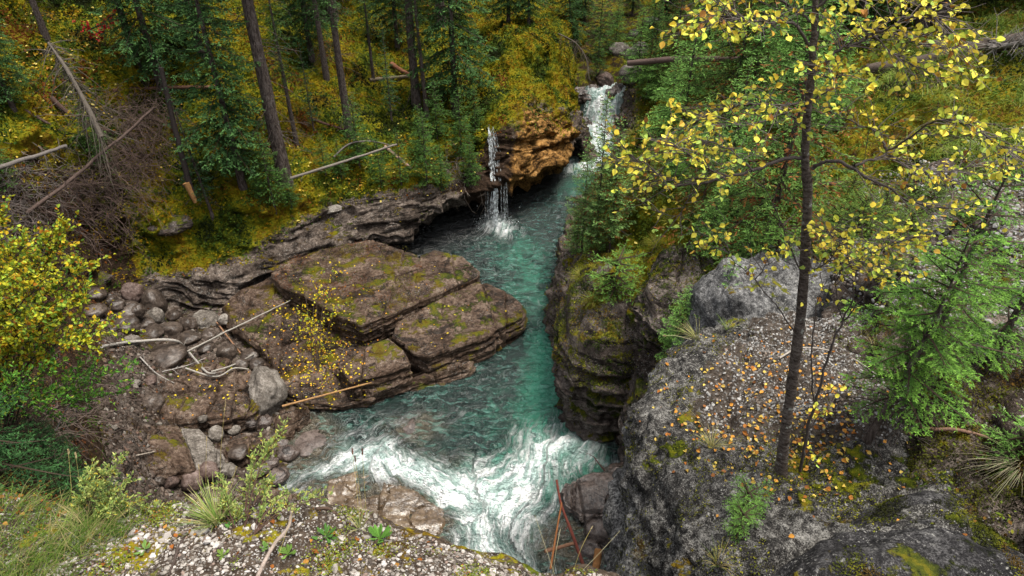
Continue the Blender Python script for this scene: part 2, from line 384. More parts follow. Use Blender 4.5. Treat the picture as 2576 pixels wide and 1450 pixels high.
# ---- stony bank between the hillside and the slabs, at left
Rr = [1500, 1350, 1230, 1100, 1000, 900, 800, 730]
cc = {-500:[2.4,3,3.6,4.5,5.5,6.8,8.5,10.2], -100:[2.6,3.3,4,5.2,6.5,8.2,10.2,12], 80:[2.8,3.5,4.4,6,7.7,9.6,11.8,13.4], 200:[3,4.1,5.6,7.5,9.3,11,13,14.3],
      300:[3.6,5.6,7.2,8.9,10.4,12.1,14.0,15.2], 420:[6.2,7.5,8.8,10.25,11.6,13.1,15,16.1], 560:[6.8,8.05,9.15,10.7,11.9,13.4,15.2,16.4], 690:[7.15,8.35,9.5,10.95,12.25,13.75,15.5,16.7], 800:[7.4,8.7,10,11.5,12.8,14.3,16,17.3]}
G = np.array([[WY(k, r, y) for r, y in zip(Rr, v)] for k, v in cc.items()])
mk = np.zeros(G.shape[:2] + (3,)); mk[..., 2] = .75; mk[4:, :, 0] = .9; mk[4:, :, 2] = .45; mk[:3, :, 2] = .7
bank, BP, BC = net('stony_river_bank', G, 200, 160, M['terrain'], mk, amp=.10, fs=1.2, seed=6, fine=.05)

# ---- foreground ledge of stony earth
ex = [-500,-200,0,150,300,420,560,750,900,1050,1200,1320,1400,1450,1560,1700]
ey = [1240,1250,1262,1285,1300,1292,1268,1272,1308,1350,1405,1440,1462,1440,1475,1600]
eY = [3.2,3.1,3.0,2.95,2.9,2.9,2.95,2.95,2.85,2.75,2.6,2.5,2.45,2.45,2.35,2.1]
G = []
for x, y, Y in zip(ex, ey, eY):
    e = WY(x, y, Y); n1 = WY(x, max(1455, y + 60), min(2.3, Y - .15)); m = (e + n1) / 2 + w(0, 0, .02)
    n0 = n1 + w(0, -.7, .12); n00 = n1 + w(0, -2.2, .2)
    G.append([n00, n0, n1, m, e, e + w(0, .10, -.10), e + w(.02, .22, -.6), e + w(.05, .1, -3.5)])
ledge, LP, LC = net('stony_earth_ledge', np.array(G), 260, 170, M['gravel'], None, amp=.035, fs=1.6, seed=9, fine=.025)

# ---- right hillside
prof = {
 1:[(1.2,-1),(1.4,3),(1.6,6),(1.9,7.6),(2.4,8.2),(3.2,8.5),(4.5,9),(7,9.5),(12,10.5)],
 3:[(1.4,-1),(1.6,3),(1.9,5.6),(2.2,7.0),(2.6,7.6),(3.2,8.1),(4.5,8.7),(7,9.2),(12,10.2)],
 4.5:[(1.9,-1),(2.1,2.5),(2.3,5.0),(2.6,6.6),(3.0,7.3),(3.5,7.75),(4.5,8.3),(7,8.9),(12,10)],
 6:[(2.4,-1),(2.6,2),(2.8,4.6),(3.1,6.2),(3.5,7),(4.1,7.6),(5,8.05),(7,8.6),(12,9.8)],
 7.5:[(2.8,-1),(3,2),(3.2,4.3),(3.5,5.8),(4,6.6),(4.6,7.2),(5.6,7.8),(7.5,8.3),(12,9.6)],
 9:[(2.9,-1),(3.1,2),(3.3,3.6),(3.7,4.9),(4.3,5.9),(5.2,6.8),(6.5,7.5),(8.5,8.05),(13,9.4)],
 10.6:[(2.6,-1),(2.8,1.5),(3.0,2.8),(3.5,4.0),(4.2,5.1),(5.3,6.4),(6.8,7.2),(9,7.9),(14,9.2)],
 12:[(1.6,-.8),(1.65,.8),(1.8,2.2),(2.5,3.1),(3.7,4.5),(5.2,6.1),(6.9,7.1),(9.3,7.9),(14.5,9.1)],
 14:[(1.3,-.8),(1.22,1),(1.3,2.35),(2.2,3.1),(3.5,4.4),(5,5.8),(7,6.9),(10,7.9),(16,9)],
 16:[(1.4,-.8),(1.32,.8),(1.4,2.0),(2.3,2.8),(3.6,4.1),(5.2,5.5),(7.2,6.6),(10.5,7.7),(17,9)],
 19:[(1.95,-.8),(1.95,.6),(2.05,1.6),(3,2.5),(4.3,3.7),(6,5.1),(8,6.3),(12,7.4),(19,9)],
 22:[(2.7,-.8),(2.75,.4),(2.9,1.2),(3.8,2.2),(5,3.4),(6.8,4.8),(9,6.1),(13,7.2),(22,9)],
 25:[(3.7,-.8),(3.8,.3),(4,1.0),(4.9,1.9),(6,3.1),(7.8,4.5),(10,5.9),(14.5,7.2),(25,9.5)],
 28:[(4.5,-.8),(4.6,.3),(4.8,.9),(5.6,1.7),(6.8,2.9),(8.6,4.3),(11,5.9),(16,7.3),(28,10)],
 30.5:[(5,.5),(5.1,1.5),(5.3,2.1),(6,2.6),(7.2,3.4),(9,4.7),(11.5,6.1),(17,7.7),(30,11)],
 34:[(5.2,.5),(5.5,1.6),(5.8,2.2),(6.6,2.7),(7.8,3.4),(9.8,4.7),(12.5,6.3),(18.5,8.3),(33,12)],
 40:[(4.5,1.2),(5.2,2),(6,2.6),(7.4,3.2),(9,4.2),(11.4,5.7),(14.5,7.6),(21,10),(37,15)],
 50:[(3,2),(4.5,3),(6,4),(8,5.2),(10.5,6.6),(13.5,8.5),(17.5,11),(25,14.5),(42,20)],
 64:[(2,5),(4,6),(6,7),(8,8),(11,10),(15,12),(20,14),(29,18),(48,24)]}
ks = sorted(prof); G = np.array([[w(x, k, z) for x, z in prof[k]] for k in ks])
mk = np.zeros(G.shape[:2] + (3,)); mk[:, :3, 0] = .9; mk[:, 3, 0] = .35; mk[:6, 3:, 0] = .95
mk[8:14, 0:4, 2] = .1; mk[6:8, 5:, 2] = .35; mk[12:, 6:, 2] = .5
rhill, RP, RC = net('right_hillside', G, 420, 330, M['terrain'], mk, amp=.26, fs=.7, strata=.15, seed=12, fine=.06, lumps=.22)

# ---- valley bed behind the cascade
G = []
for Y, z in ((30.9,.95),(31.5,1.6),(34,2.2),(37,2.6),(40,2.9),(46,3.2),(55,5.5),(68,9)):
    G.append([w(x, Y, z + (abs(x - 4) * .12)) for x in (-6, 0, 2.4, 4, 5.6, 9, 16)])
bed, EP, EC = net('stream_bed', np.array(G), 120, 100, M['terrain'], np.full((8, 7, 3), [.35, 0, .5]), amp=.18, fs=.9, seed=15)

# ---- rocks
ROCKKEY = {}; GRID = {}
def rock(name, outline, zb, mat, label, cat='rock', group=None, N=220, nr=26, ns=30, off=None, top=.03, side=.06, strata=.10, rnd=.05, seed=1, flat=.8, dome=0, jag=.03, mode='z', bvh=True, kind=None, tiltst=0, joints=4, flatsh=True):
    P = np.array([WZ(*p) if mode == 'z' else (WY(*p) if mode == 'Y' else p) for p in outline])
    n = len(P); seg = np.linalg.norm(np.roll(P, -1, 0) - P, axis=1); cum = np.concatenate([[0], np.cumsum(seg)])
    t = np.linspace(0, cum[-1], N, endpoint=False); i = np.clip(np.searchsorted(cum, t, 'right') - 1, 0, n - 1); f = (t - cum[i]) / seg[i]
    O = P[i] * (1 - f)[:, None] + P[(i + 1) % n] * f[:, None]
    # light corner rounding
    for _ in range(1): O = (np.roll(O, 1, 0) + 2 * O + np.roll(O, -1, 0)) / 4
    c = P.mean(0); A = np.c_[np.ones(n), P[:, 0] - c[0], P[:, 1] - c[1]]; pl = np.linalg.lstsq(A, P[:, 2], rcond=None)[0]
    O[:, :2] += (nrm(O[:, :2] - c[:2]) * (jag * (.5 * fbm(np.c_[O[:, :2], np.zeros(N)], 1.2, 2, seed) + .6 * fbm(np.c_[O[:, :2], np.zeros(N)], 7, 3, seed)))[:, None])
    V = []
    for r in np.linspace(0.001, 1, nr) ** .8:
        xy = c[:2] + (O[:, :2] - c[:2]) * r
        zp = pl[0] + pl[1] * (xy[:, 0] - c[0]) + pl[2] * (xy[:, 1] - c[1])
        zo = pl[0] + pl[1] * (O[:, 0] - c[0]) + pl[2] * (O[:, 1] - c[1])
        z = zp + (O[:, 2] - zo) * r ** 3 + dome * (1 - r ** 2) - rnd * max(0, (r - .9) / .1) ** 2
        V.append(np.c_[xy, z])
    ring = V[-1]; out = nrm(np.c_[ring[:, :2] - c[:2], np.zeros(N)])
    tn = np.roll(ring, -1, 0) - np.roll(ring, 1, 0); nn = nrm(np.c_[tn[:, 1], -tn[:, 0], np.zeros(N)])
    sgn = np.sign((nn * out).sum(1).mean()); out = nrm(nn * sgn + out * .3)
    for k in range(12): out = nrm(np.roll(out, 1, 0) + out + np.roll(out, -1, 0))
    prof_ = off or [(0, 0), (.25, .03), (.6, .02), (1, -.06)]
    pk = np.array([q[0] for q in prof_]); pv = np.array([q[1] for q in prof_])
    for k in range(1, ns + 1):
        f = k / ns; o_ = np.interp(f, pk, pv)
        V.append(np.c_[ring[:, :2] + out[:, :2] * (o_ + .03), ring[:, 2] * (1 - f) + zb * f])
    V = np.array(V); Q = V.reshape(-1, 3).copy(); H = nr
    lvl = np.repeat(np.arange(nr + ns), N)
    wgt_side = np.clip((lvl - (nr - 2)) / 3, 0, 1); outf = np.tile(out, (nr + ns, 1))
    arc = np.tile(t, nr + ns); Lz = Q[:, 2] * 8.5 + tiltst * 3 * Q[:, 0] + .9 * fbm(Q, .6, 2, seed); Li = np.floor(Lz).astype(int); Lf = Lz - Li
    hsh = lambda a_, b_: _p[(_p[a_ & 255] + b_ + seed) & 255] / 255.0
    def layer(li):
        bx = arc * 1.1 + hsh(li, li * 0 + 3) * 9; bi = np.floor(bx).astype(int); bf = sstep(.90, 1, bx - bi); return hsh(li, bi) * (1 - bf) + hsh(li, bi + 1) * bf
    lo = layer(Li) * (1 - sstep(.82, 1, Lf)) + layer(Li + 1) * sstep(.82, 1, Lf) - .10 * np.exp(-((Lf - .9) / .07) ** 2) * 2
    sc = fbm(np.stack([Q[:, 0] * .22, Q[:, 1] * .22, Q[:, 2] * 5.5 + tiltst * Q[:, 0] + .3 * fbm(Q, .8, 2, seed)], 1), 1.3, 4, seed + 2)
    d = strata * (.45 * np.clip(sc * 2.6, -1.2, .45) + 1.0 * (lo - .5)) + side * ridge(Q, 1.1, 4, seed + 4) * .7 + .015 * fbm(Q, 12, 2, seed)
    dep = np.clip((lvl - (nr - 1)) / ns, 0, 1); Q += outf * (d * wgt_side * (.25 + .75 * sstep(0, .22, dep)))[:, None]
    cr_ = np.abs(perlin(np.c_[Q[:, 0] * .9 + Q[:, 1] * .5, Q[:, 1] * .8 - Q[:, 0] * .4, Q[:, 2] * 0 + seed])); tz = -.9 * top * np.exp(-(cr_ / .016) ** 2) + .10 * top * fbm(Q, 13, 2, seed) + top * .8 * fbm(Q, 1.5, 5, seed + 6) + top * .8 * np.clip(fbm(np.c_[Q[:, 0], Q[:, 1] * 2.2, Q[:, 2]], 1.1, 3, seed + 9) * 2, -1, .3)
    rj = np.random.default_rng(seed + 50)
    for q in range(joints):
        an = (.42 if q % 2 else 1.75) + rj.normal(0, .16); ctr = c[:2] + rj.normal(0, .32, 2) * (Q[:, :2].max(0) - Q[:, :2].min(0)) * .6
        dj = (Q[:, 0] - ctr[0]) * math.sin(an) - (Q[:, 1] - ctr[1]) * math.cos(an) + .05 * fbm(np.c_[Q[:, :2], Q[:, 2] * 0], 1.2, 2, seed + q)
        tz = tz + rj.uniform(.012, .04) * np.tanh(dj / .02) * rj.choice([-1, 1]) * (top / .05) ** .5 - .05 * np.exp(-(dj / .022) ** 2)
        Q += outf * (-.05 * np.exp(-(dj / .03) ** 2) * wgt_side)[:, None]
    Q[:, 2] += tz * (1 - wgt_side * .8)
    mb = MB(); a = nr + ns; i = np.arange(a - 1)[:, None] * N; j = np.arange(N)[None]; j2 = (j + 1) % N
    F = np.stack([i + j, i + N + j, i + N + j2, i + j2], -1).reshape(-1, 4)
    o3 = Q.mean(0) * 0; org = np.array([c[0], c[1], zb])
    mb.add(Q - org, F, (0, 0, 0)); o = mb.obj(name, mat, smooth=not flatsh); o.location = [float(v) for v in org]
    if kind: o['kind'] = kind
    else: tag(o, label, cat, group)
    if bvh:
        GRID[label] = Q.reshape(a, N, 3).copy(); key = 'rock%d' % len(BV); QQ = Q.reshape(a, N, 3)[::2, ::2]; QQ = np.concatenate([QQ, QQ[:, :1]], 1); b = QQ.shape[1]
        BV[key] = BVHTree.FromPolygons([tuple(v) for v in QQ.reshape(-1, 3)], [tuple(int(q) for q in f) for f in grid_faces(len(QQ), b)])
        o['bv'] = key; ROCKKEY[label] = key; del o['bv']
    return o
def uvsphere(nu=40, nv=24):
    a = np.linspace(0, 2 * np.pi, nu, endpoint=False); b = np.linspace(0, np.pi, nv)
    return np.stack([np.sin(b)[:, None] * np.cos(a)[None], np.sin(b)[:, None] * np.sin(a)[None], np.cos(b)[:, None] * np.ones(nu)[None]], -1), nu, nv
GRIDS = {}
def stone(name, c, r, mat, label, group=None, rz=0, tilt=0, seed=0, cat='rock', ang=.25, fine=.05, hi=1, bvh=False, flats=5, cutd=.72):
    U, nu, nv = uvsphere(40 * hi, 24 * hi); D = U.reshape(-1, 3); rg = np.random.default_rng(seed + 100)
    m = np.ones(len(D))
    for k in range(flats):
        n = nrm(rg.normal(size=3)); dd = rg.uniform(cutd, cutd + .2); dp = D @ n
        m = np.minimum(m, np.where(dp > .05, dd / np.maximum(dp, .05), 9))
    m = 1 * (1 - ang) + np.minimum(m, 1.0) * ang if ang < 1 else m
    m = m * (1 + .16 * fbm(D, 1.1, 3, seed)) + fine * fbm(D, 4, 4, seed + 2)
    V = D * m[:, None] * np.array(r); ca, sa = math.cos(tilt), math.sin(tilt)
    V = V @ np.array([[ca, 0, -sa], [0, 1, 0], [sa, 0, ca]]).T
    i = np.arange(nv - 1)[:, None] * nu; j = np.arange(nu)[None]; j2 = (j + 1) % nu
    F = np.stack([i + j, i + nu + j, i + nu + j2, i + j2], -1).reshape(-1, 4)
    mb = MB(); mb.add(V, F, (0, 0, 0)); o = mb.obj(name, mat); o.location = [float(v) for v in c]; o.rotation_euler = (0, 0, rz); tag(o, label, cat, group)
    if hi >= 3: GRIDS[label] = (V.reshape(nv, nu, 3), c, rz)
    if bvh:
        cz, sz = math.cos(rz), math.sin(rz); W = V @ np.array([[cz, -sz, 0], [sz, cz, 0], [0, 0, 1]]).T + np.array(c)
        BV['stone%d' % len(BV)] = BVHTree.FromPolygons([tuple(v) for v in W], [tuple(int(q) for q in f) for f in F]); ROCKKEY[label] = 'stone%d' % (len(BV) - 1)
    return o

# main slab group
rock('rock_slab', [(560,772,.75),(600,735,.9),(681,700,1.0),(760,735,1.0),(850,790,.95),(915,842,.85),(985,850,.8),(930,900,.75),(851,925,.72),(875,965,.6),(930,985,.45),(840,1005,.35),(770,1000,.35),(715,965,.5),(680,905,.62),(640,868,.62),(590,825,.65)], -.4, M['slab'],
     'low brown slab littered with yellow leaves, left of the overlapping grey slabs', 'rock', 'overlapping limestone slabs', N=320, nr=46, top=.07, side=.06, strata=.13, seed=3, jag=.03, joints=7)
rock('rock_slab', [(683,692,1.45),(729,659,1.45),(844,626,1.45),(938,609,1.4),(997,624,1.35),(1045,640,1.3),(1062,660,1.3),(1056,700,1.3),(1064,735,1.28),(1045,760,1.3),(975,790,1.35),(910,812,1.4),(860,795,1.45),(760,740,1.45),(705,718,1.4)], .3, M['slab'],
     'large flat upper slab with reddish moss along its back edge', 'rock', 'overlapping limestone slabs', N=320, nr=40, top=.035, side=.02, strata=.06, rnd=.01, seed=5, jag=.008, off=[(0,0),(.3,-.01),(.7,-.03),(1,-.1)], joints=6)
rock('rock_slab', [(1046,701,1.27),(1058,646,1.27),(1094,631,1.3),(1163,645,1.2),(1206,680,1.1),(1198,694,1.1),(1102,735,1.2),(1054,756,1.22)], -.4, M['slab'],
     'small angular slab split off the upper slab, pointing at the pool', 'rock', 'overlapping limestone slabs', N=240, nr=28, top=.025, side=.02, strata=.05, rnd=.01, seed=7, jag=.006, off=[(0,0),(1,-.04)], joints=2)
rock('rock_slab', [(988,845,.85),(1000,812,.95),(1060,778,.98),(1125,742,.95),(1201,710,.9),(1225,711,.9),(1288,742,.8),(1317,768,.72),(1312,796,.66),(1271,812,.75),(1232,838,.8),(1149,866,.88),(1075,893,.9),(1042,884,.85)], -.4, M['slab'],
     'broad flat slab with a rounded nose jutting into the river, foremost of the slabs on the right', 'rock', 'overlapping limestone slabs', N=320, nr=40, top=.03, side=.03, strata=.10, rnd=.02, seed=9, jag=.012, off=[(0,0),(.2,.02),(.5,.05),(.8,.0),(1,-.15)])
rock('rock_slab', [(853,916,.95),(900,885,.98),(976,850,1.0),(1012,880,.92),(1030,915,.86),(985,935,.84),(886,960,.84)], -.4, M['slab'],
     'square-edged block slab in front of the broad nosed slab, above the rapids', 'rock', 'overlapping limestone slabs', N=240, nr=30, top=.025, side=.02, strata=.08, rnd=.01, seed=11, jag=.006, off=[(0,0),(.3,.02),(.6,.03),(1,-.05)], joints=2)
rock('rock_slab', [(870,985,.32),(960,965,.42),(1040,940,.45),(1120,920,.40),(1190,905,.35),(1180,925,.25),(1045,968,.2),(960,990,.15),(880,1003,.12),(790,1010,.1)], -.5, M['slab'],
     'long layered footing rock just above the dark water, under the square block', 'rock', 'overlapping limestone slabs', N=220, nr=16, top=.03, side=.06, strata=.16, seed=13)
rock('rock_slab', [(420,960,1.25),(480,925,1.2),(560,900,1.1),(640,915,1.0),(660,960,.95),(642,1003,.85),(610,1035,.85),(576,1052,.85),(489,1060,.9),(412,1062,1.0),(394,1020,1.1)], .1, M['slab'],
     'flat mossy-edged slab beside the pale grey boulder, under the white driftwood', 'rock', None, N=260, nr=34, top=.07, side=.06, strata=.08, seed=15)
rock('rock_slab', [(225,1085,1.7),(250,1066,1.65),(340,1060,1.4),(440,1068,1.15),(452,1090,1.1),(470,1130,1.1),(486,1180,1.1),(400,1184,1.35),(307,1181,1.6),(250,1160,1.75)], .4, M['slab'],
     'wide dark mossy tilted slab above the foreground shrub, left of a straight crack', 'rock', 'cracked tilted slab', N=240, nr=30, top=.05, side=.06, strata=.10, seed=17)
rock('rock_slab', [(456,1070,1.13),(496,1074,1.0),(530,1110,.9),(560,1156,.85),(555,1172,.85),(492,1179,1.05),(476,1130,1.08)], .2, M['pale'],
     'paler grey end of the tilted slab, right of a straight crack', 'rock', 'cracked tilted slab', N=180, nr=22, top=.03, side=.04, strata=.08, seed=19)
rock('boulder', [(562,1130,.65),(575,1105,.7),(620,1090,.7),(664,1096,.6),(668,1125,.55),(640,1140,.55),(580,1158,.55)], -.1, M['slab'], 'angular grey rock between the tilted slab and the rapids', 'rock', N=160, nr=22, top=.05, side=.05, strata=.05, seed=21)
rock('boulder', [(690,1045,.6),(720,1010,.75),(768,1016,.6),(765,1040,.35),(730,1090,.15),(700,1085,.3)], -.3, M['slab'], 'wedge-shaped brown rock at the water, under the bare yellow pole', 'rock', N=160, nr=22, top=.05, side=.05, strata=.05, seed=23)
rock('submerged_rock', [(640,1290,.0),(700,1240,.02),(800,1205,.04),(870,1190,.05),(905,1178,.05),(960,1205,.05),(1050,1235,.05),(1080,1262,.04),(1130,1290,.0),(1110,1340,-.02),(1060,1380,-.04),(960,1420,-.04),(800,1440,-.04),(660,1400,-.02)], -.6, M['shelf'], 'flat brown rock shelf awash with thin water beside the white rapids', 'rock', N=260, nr=40, top=.05, side=.03, strata=0, dome=.05, seed=25, bvh=False)
rock('submerged_rock', [(640,1232,.38),(680,1224,.36),(740,1238,.22),(745,1256,.18),(700,1270,.2),(640,1262,.3)], -.3, M['slab'], 'narrow layered rock at the very left end of the white rapids', 'rock', N=120, nr=18, seed=26)

# cliff promontory, chasm rocks
rock('cliff', [w(1.5,14.6,2.5),w(1.27,12.9,2.7),w(1.22,11.9,2.6),w(1.40,11.35,2.5),w(1.85,11.05,2.55),w(2.45,11.1,2.7),w(2.95,11.4,2.9),w(3.4,12.2,3.2),w(3.6,13.5,3.5),w(2.6,14.8,3.2)], -.6, M['cliff'],
     'cliff', N=380, nr=46, ns=80, top=.16, side=.14, strata=.22, rnd=.25, dome=.55, seed=31, joints=5, flatsh=False, mode='w', kind='structure', off=[(0,0),(.12,.16),(.3,.17),(.5,.08),(.62,.10),(.8,.03),(.93,-.1),(1,-.25)], tiltst=.35)
rock('rock_outcrop', [w(2.7,11.3,4.0),w(2.75,10.6,3.8),w(3.1,10.2,3.9),w(3.7,10.0,4.2),w(4.4,10.3,4.7),w(4.6,11.5,5.0),w(3.8,12.2,4.8),w(3.0,12.0,4.3)], 2.6, M['cliff'],
     'layered rock outcrop overhanging the dark chasm beside the spruce', 'rock', N=260, nr=30, ns=40, top=.12, side=.12, strata=.24, rnd=.12, seed=33, mode='w', off=[(0,0),(.3,.1),(.6,-.1),(1,-.5)], tiltst=.5)
rock('rock_outcrop', [w(2.6,10.9,2.3),w(2.5,10.2,2.1),w(2.9,9.6,2.2),w(3.5,9.4,2.6),w(3.8,10.6,3),w(3.2,11.4,3)], -.5, M['cliff'],
     'shadowed grey wall of rock at the back of the chasm', 'rock', N=200, nr=20, ns=40, top=.1, side=.12, strata=.24, rnd=.2, seed=35, mode='w')

# foreground boulder as a dome net
fb = [
 [(1800,1000,6.4),(1800,950,6.5),(1850,905,6.6),(2000,885,6.8),(2200,865,6.6),(2420,830,6.4)],
 [(1750,1000,6.0),(1768,845,6.2),(1830,812,6.3),(2000,803,6.3),(2200,798,6.3),(2420,770,6.3)],
 [(1652,1110,5.35),(1655,945,5.5),(1740,895,5.6),(1930,880,5.6),(2150,870,5.6),(2420,850,5.5)],
 [(1572,1200,4.65),(1590,1065,4.85),(1665,1000,4.9),(1880,970,4.85),(2120,960,4.85),(2420,950,4.8)],
 [(1560,1340,4.0),(1580,1190,4.25),(1650,1110,4.25),(1850,1080,4.15),(2100,1070,4.1),(2420,1060,4.1)],
 [(1552,1520,3.4),(1592,1320,3.6),(1670,1235,3.6),(1850,1190,3.6),(2080,1180,3.55),(2420,1180,3.5)],
 [(1545,1680,2.9),(1610,1450,3.1),(1690,1350,3.05),(1850,1300,3.1),(2080,1290,3.05),(2420,1280,3.0)],
 [(1540,1900,2.3),(1640,1600,2.5),(1710,1500,2.55),(1850,1430,2.6),(2080,1420,2.6),(2420,1420,2.5)]]
G = np.array([[WY(*p) for p in r] for r in fb]); a0 = G[:, :1] + w(.35, .15, -2.5); a1 = G[:, :1] + w(-.0, .02, -.5)
end = G[:, -1:] + w(.5, 0, -1.0)
G = np.concatenate([a0, a1, G, end], 1); far = G[:1] + w(0, .4, -2.0); near = G[-1:] + w(0, -.6, -1.0)
G = np.concatenate([far, G, near], 0)
BM = {}
def fb_mat():
    t = NT('lichened_boulder_rock_gravel_top'); m = t.sep(t.attr())
    rc, rh = rock_core(t, (.006, .006, .006), (.040, .037, .035), (.27, .26, .24), lichen=1, moss=.56, mossbright=1.0, sc=1.7, strata=.1, W=(.18, .42, .40))
    dirt = t.ramp(t.noise(18, 5, rough=.7), [(.35, (.03, .022, .016)), (.6, (.09, .073, .06)), (.75, (.2, .18, .16))])
    pal = t.ramp(t.noise(30, 5, rough=.75), [(.4, (.03, .03, .03)), (.52, (.16, .155, .15)), (.64, (.42, .41, .385))])
    wob = t.math('MULTIPLY', t.math('SUBTRACT', t.noise(3, 5, rough=.7), .5), 1.0)
    col = t.mix(t.ss(t.math('ADD', m[0], wob), .42, .58), rc, dirt)
    col = t.mix(t.ss(t.math('ADD', m[1], wob), .42, .62), col, pal)
    t.bsdf(col, .85, t.bump(rh, 1, .10), .08); return t.m
mk = np.zeros(G.shape[:2] + (3,)); mk[2:6, 5:8, 0] = 1; mk[5, 5:7, 0] = .7; mk[3:9, 1:4, 1] = .55; mk[5:9, 2, 1] = .9; mk[6:8, 5:6, 1] = .3
fb_, FP_, FC_ = net('boulder', G, 230, 230, fb_mat(), mk, amp=.12, fs=1.5, seed=21, fine=.075)
del fb_['kind']; tag(fb_, 'huge lichen-covered grey boulder carrying gravel and the birch, right foreground', 'boulder')
stone('boulder', (3.55, 7.45, 6.1), (1.25, 1.05, 1.25), M['grey'], 'smooth pale grey boulder behind the gravel patch and the birch trunk', seed=4, hi=4, fine=.05, rz=.4, bvh=True, ang=.8)
stone('boulder', (2.6, 2.3, 7.60), (1.35, .9, .8), M['dark'], 'smooth dark boulder with moss patches at the bottom right corner', seed=9, hi=4, fine=.035, bvh=True, ang=.5)
rock('boulder', [(1422,1232,.5),(1450,1200,.6),(1495,1180,.7),(1560,1185,.7),(1600,1240,.65),(1570,1275,.55),(1525,1290,.5),(1465,1285,.42),(1425,1262,.42)], -.4, M['slabwet'], 'wet brown layered rock standing in the rapids below the lichened boulder', 'boulder', 'wet rocks below the big boulder', N=200, nr=26, top=.05, side=.06, strata=.16, rnd=.06, seed=12, dome=.12, joints=3, tiltst=.3)
stone('boulder', (1.95, 8.55, -.1), (.55, .4, .45), M['slabwet'], 'low wet rock under the layered rock, behind the red pole', seed=13, hi=2, fine=.05, ang=.6, group='wet rocks below the big boulder')
stone('boulder', (2.35, 9.5, .0), (.45, .5, .75), M['slabwet'], 'wet rock squeezed between the layered rock and the lichened boulder', seed=14, hi=2, fine=.05, ang=.6, group='wet rocks below the big boulder')
stone('boulder', (1.55, 8.1, -.12), (.32, .25, .22), M['slabwet'], 'small wet rock in dark water beside the upright post', seed=15, hi=1, ang=.6, group='wet rocks below the big boulder')
c = WZ(668, 985, .55); stone('boulder', c, (.43, .62, .62), M['pale'], 'pale smooth grey boulder leaning against the leaf-strewn slab', seed=16, hi=2, fine=.02, rz=.25, ang=.6, bvh=True)

# cobbles: px,py (middle), radius px, flatness, kind, label
cob = [
 (276,763,20,.8,'c','grey-brown cobble at the left end of the cobble pile'),
 (336,746,24,1.1,'p','pinkish angular boulder at the top of the cobble pile'),
 (319,791,30,.75,'c','large round grey-brown cobble below the pinkish boulder'),
 (350,786,16,.9,'c','small brown cobble touching the large round one'),
 (388,775,30,1.2,'c','tall dark wedge boulder with a green moss streak at the foot of the bank'),
 (396,804,18,1.3,'g','pale upright pear-shaped stone in front of the dark wedge boulder'),
 (441,799,18,.85,'c','round dark brown cobble right of the pale upright stone'),
 (326,826,27,.8,'c','broad grey cobble under the large round one'),
 (366,817,19,.7,'c','grey cobble left of the pale upright stone base'),
 (476,823,22,.9,'c','dark rounded cobble at the right of the pile'),
 (431,841,26,.85,'c','large dark cobble in the middle of the pile'),
 (387,842,28,.6,'c','broad purple-brown stone in the lower middle of the pile'),
 (476,855,26,.5,'c','flat olive-brown cobble below the dark rounded one'),
 (527,847,17,.8,'c','small orange-brown cobble near the tilted brown stick'),
 (518,809,36,.45,'g','long pale flat rock at the right edge of the pile'),
 (573,894,23,.9,'c','yellow-brown round cobble beside the brown stick foot'),
 (631,900,22,.7,'c','brown cobble under the right fork of the white driftwood'),
 (607,924,20,.8,'c','grey-brown cobble above the pale boulder, left one'),
 (646,921,19,.7,'c','brown cobble touching the top of the pale boulder'),
 (240,790,24,.6,'c','dark flat stone under the yellow shrub edge'),
 (297,772,17,.8,'c','brown cobble hidden between the grey-brown and round cobbles'),
 (284,830,12,.7,'c','smallest round cobble at the left of the pile'),
 (569,807,18,.7,'g','pale squarish rock between the flat rock and the slab'),
 (333,862,19,.6,'g','whitish stone above the pale driftwood trunk'),
 (243,748,22,.7,'c','dark reddish stone below the bank moss'),
 (520,880,20,.6,'c','brown stone crossed by the white driftwood'),
 (418,905,48,.45,'c','broad dark mossy rock below the driftwood trunk'),
 (385,1020,26,.8,'c','small grey block at the left end of the mossy-edged slab'),
 (545,1098,19,1.1,'g','grey egg-shaped stone standing at the end of the tilted slab'),
 (430,1215,17,1,'p','round pink cobble below the tilted slab'),
 (401,1212,13,.9,'c','dark small cobble left of the pink one'),
 (525,1190,26,.8,'p','big pinkish-grey cobble at the foot of the pale slab end'),
 (575,1187,18,.95,'g','round grey cobble right of the big pinkish one'),
 (485,1212,30,.75,'p','broad grey-pink cobble above the grass tuft'),
 (726,1146,26,.7,'w','wet brown cobble at the edge of the shallow water'),
 (683,1169,17,.8,'w','wet ringed cobble with a white band'),
 (634,1070,17,.8,'w','wet red-brown cobble in the trickle beside the pale boulder'),
 (665,1064,20,.8,'w','wet orange-brown cobble in the trickle above the grey angular rock'),
 (697,1203,26,.6,'w','reddish wet cobble at the start of the rapids'),
 (650,1185,28,.5,'w','flat wet brown rock behind the shrub tip'),
 (600,1140,22,.5,'c','flat brown stone under the angular grey rock'),
 (785,1112,42,.25,'w','submerged olive rock left of the rapids'),
 (1035,1068,30,.35,'w','submerged pinkish rock in the green pool'),
 (700,1110,22,.4,'w','submerged brown stone near the wet cobble'),
 (590,1085,14,.8,'g','small pale stone beside the egg-shaped one'),
 (510,1055,12,.6,'g','small white stone in the pebbles under the mossy-edged slab'),
 (380,960,14,.6,'p','small reddish cobble left of the mossy-edged slab'),
 (345,965,10,.7,'g','little pale cobble left of the reddish one'),
]
mm = {'c': 'cobble', 'p': 'pinkcobble', 'g': 'pale', 'w': 'slabwet'}
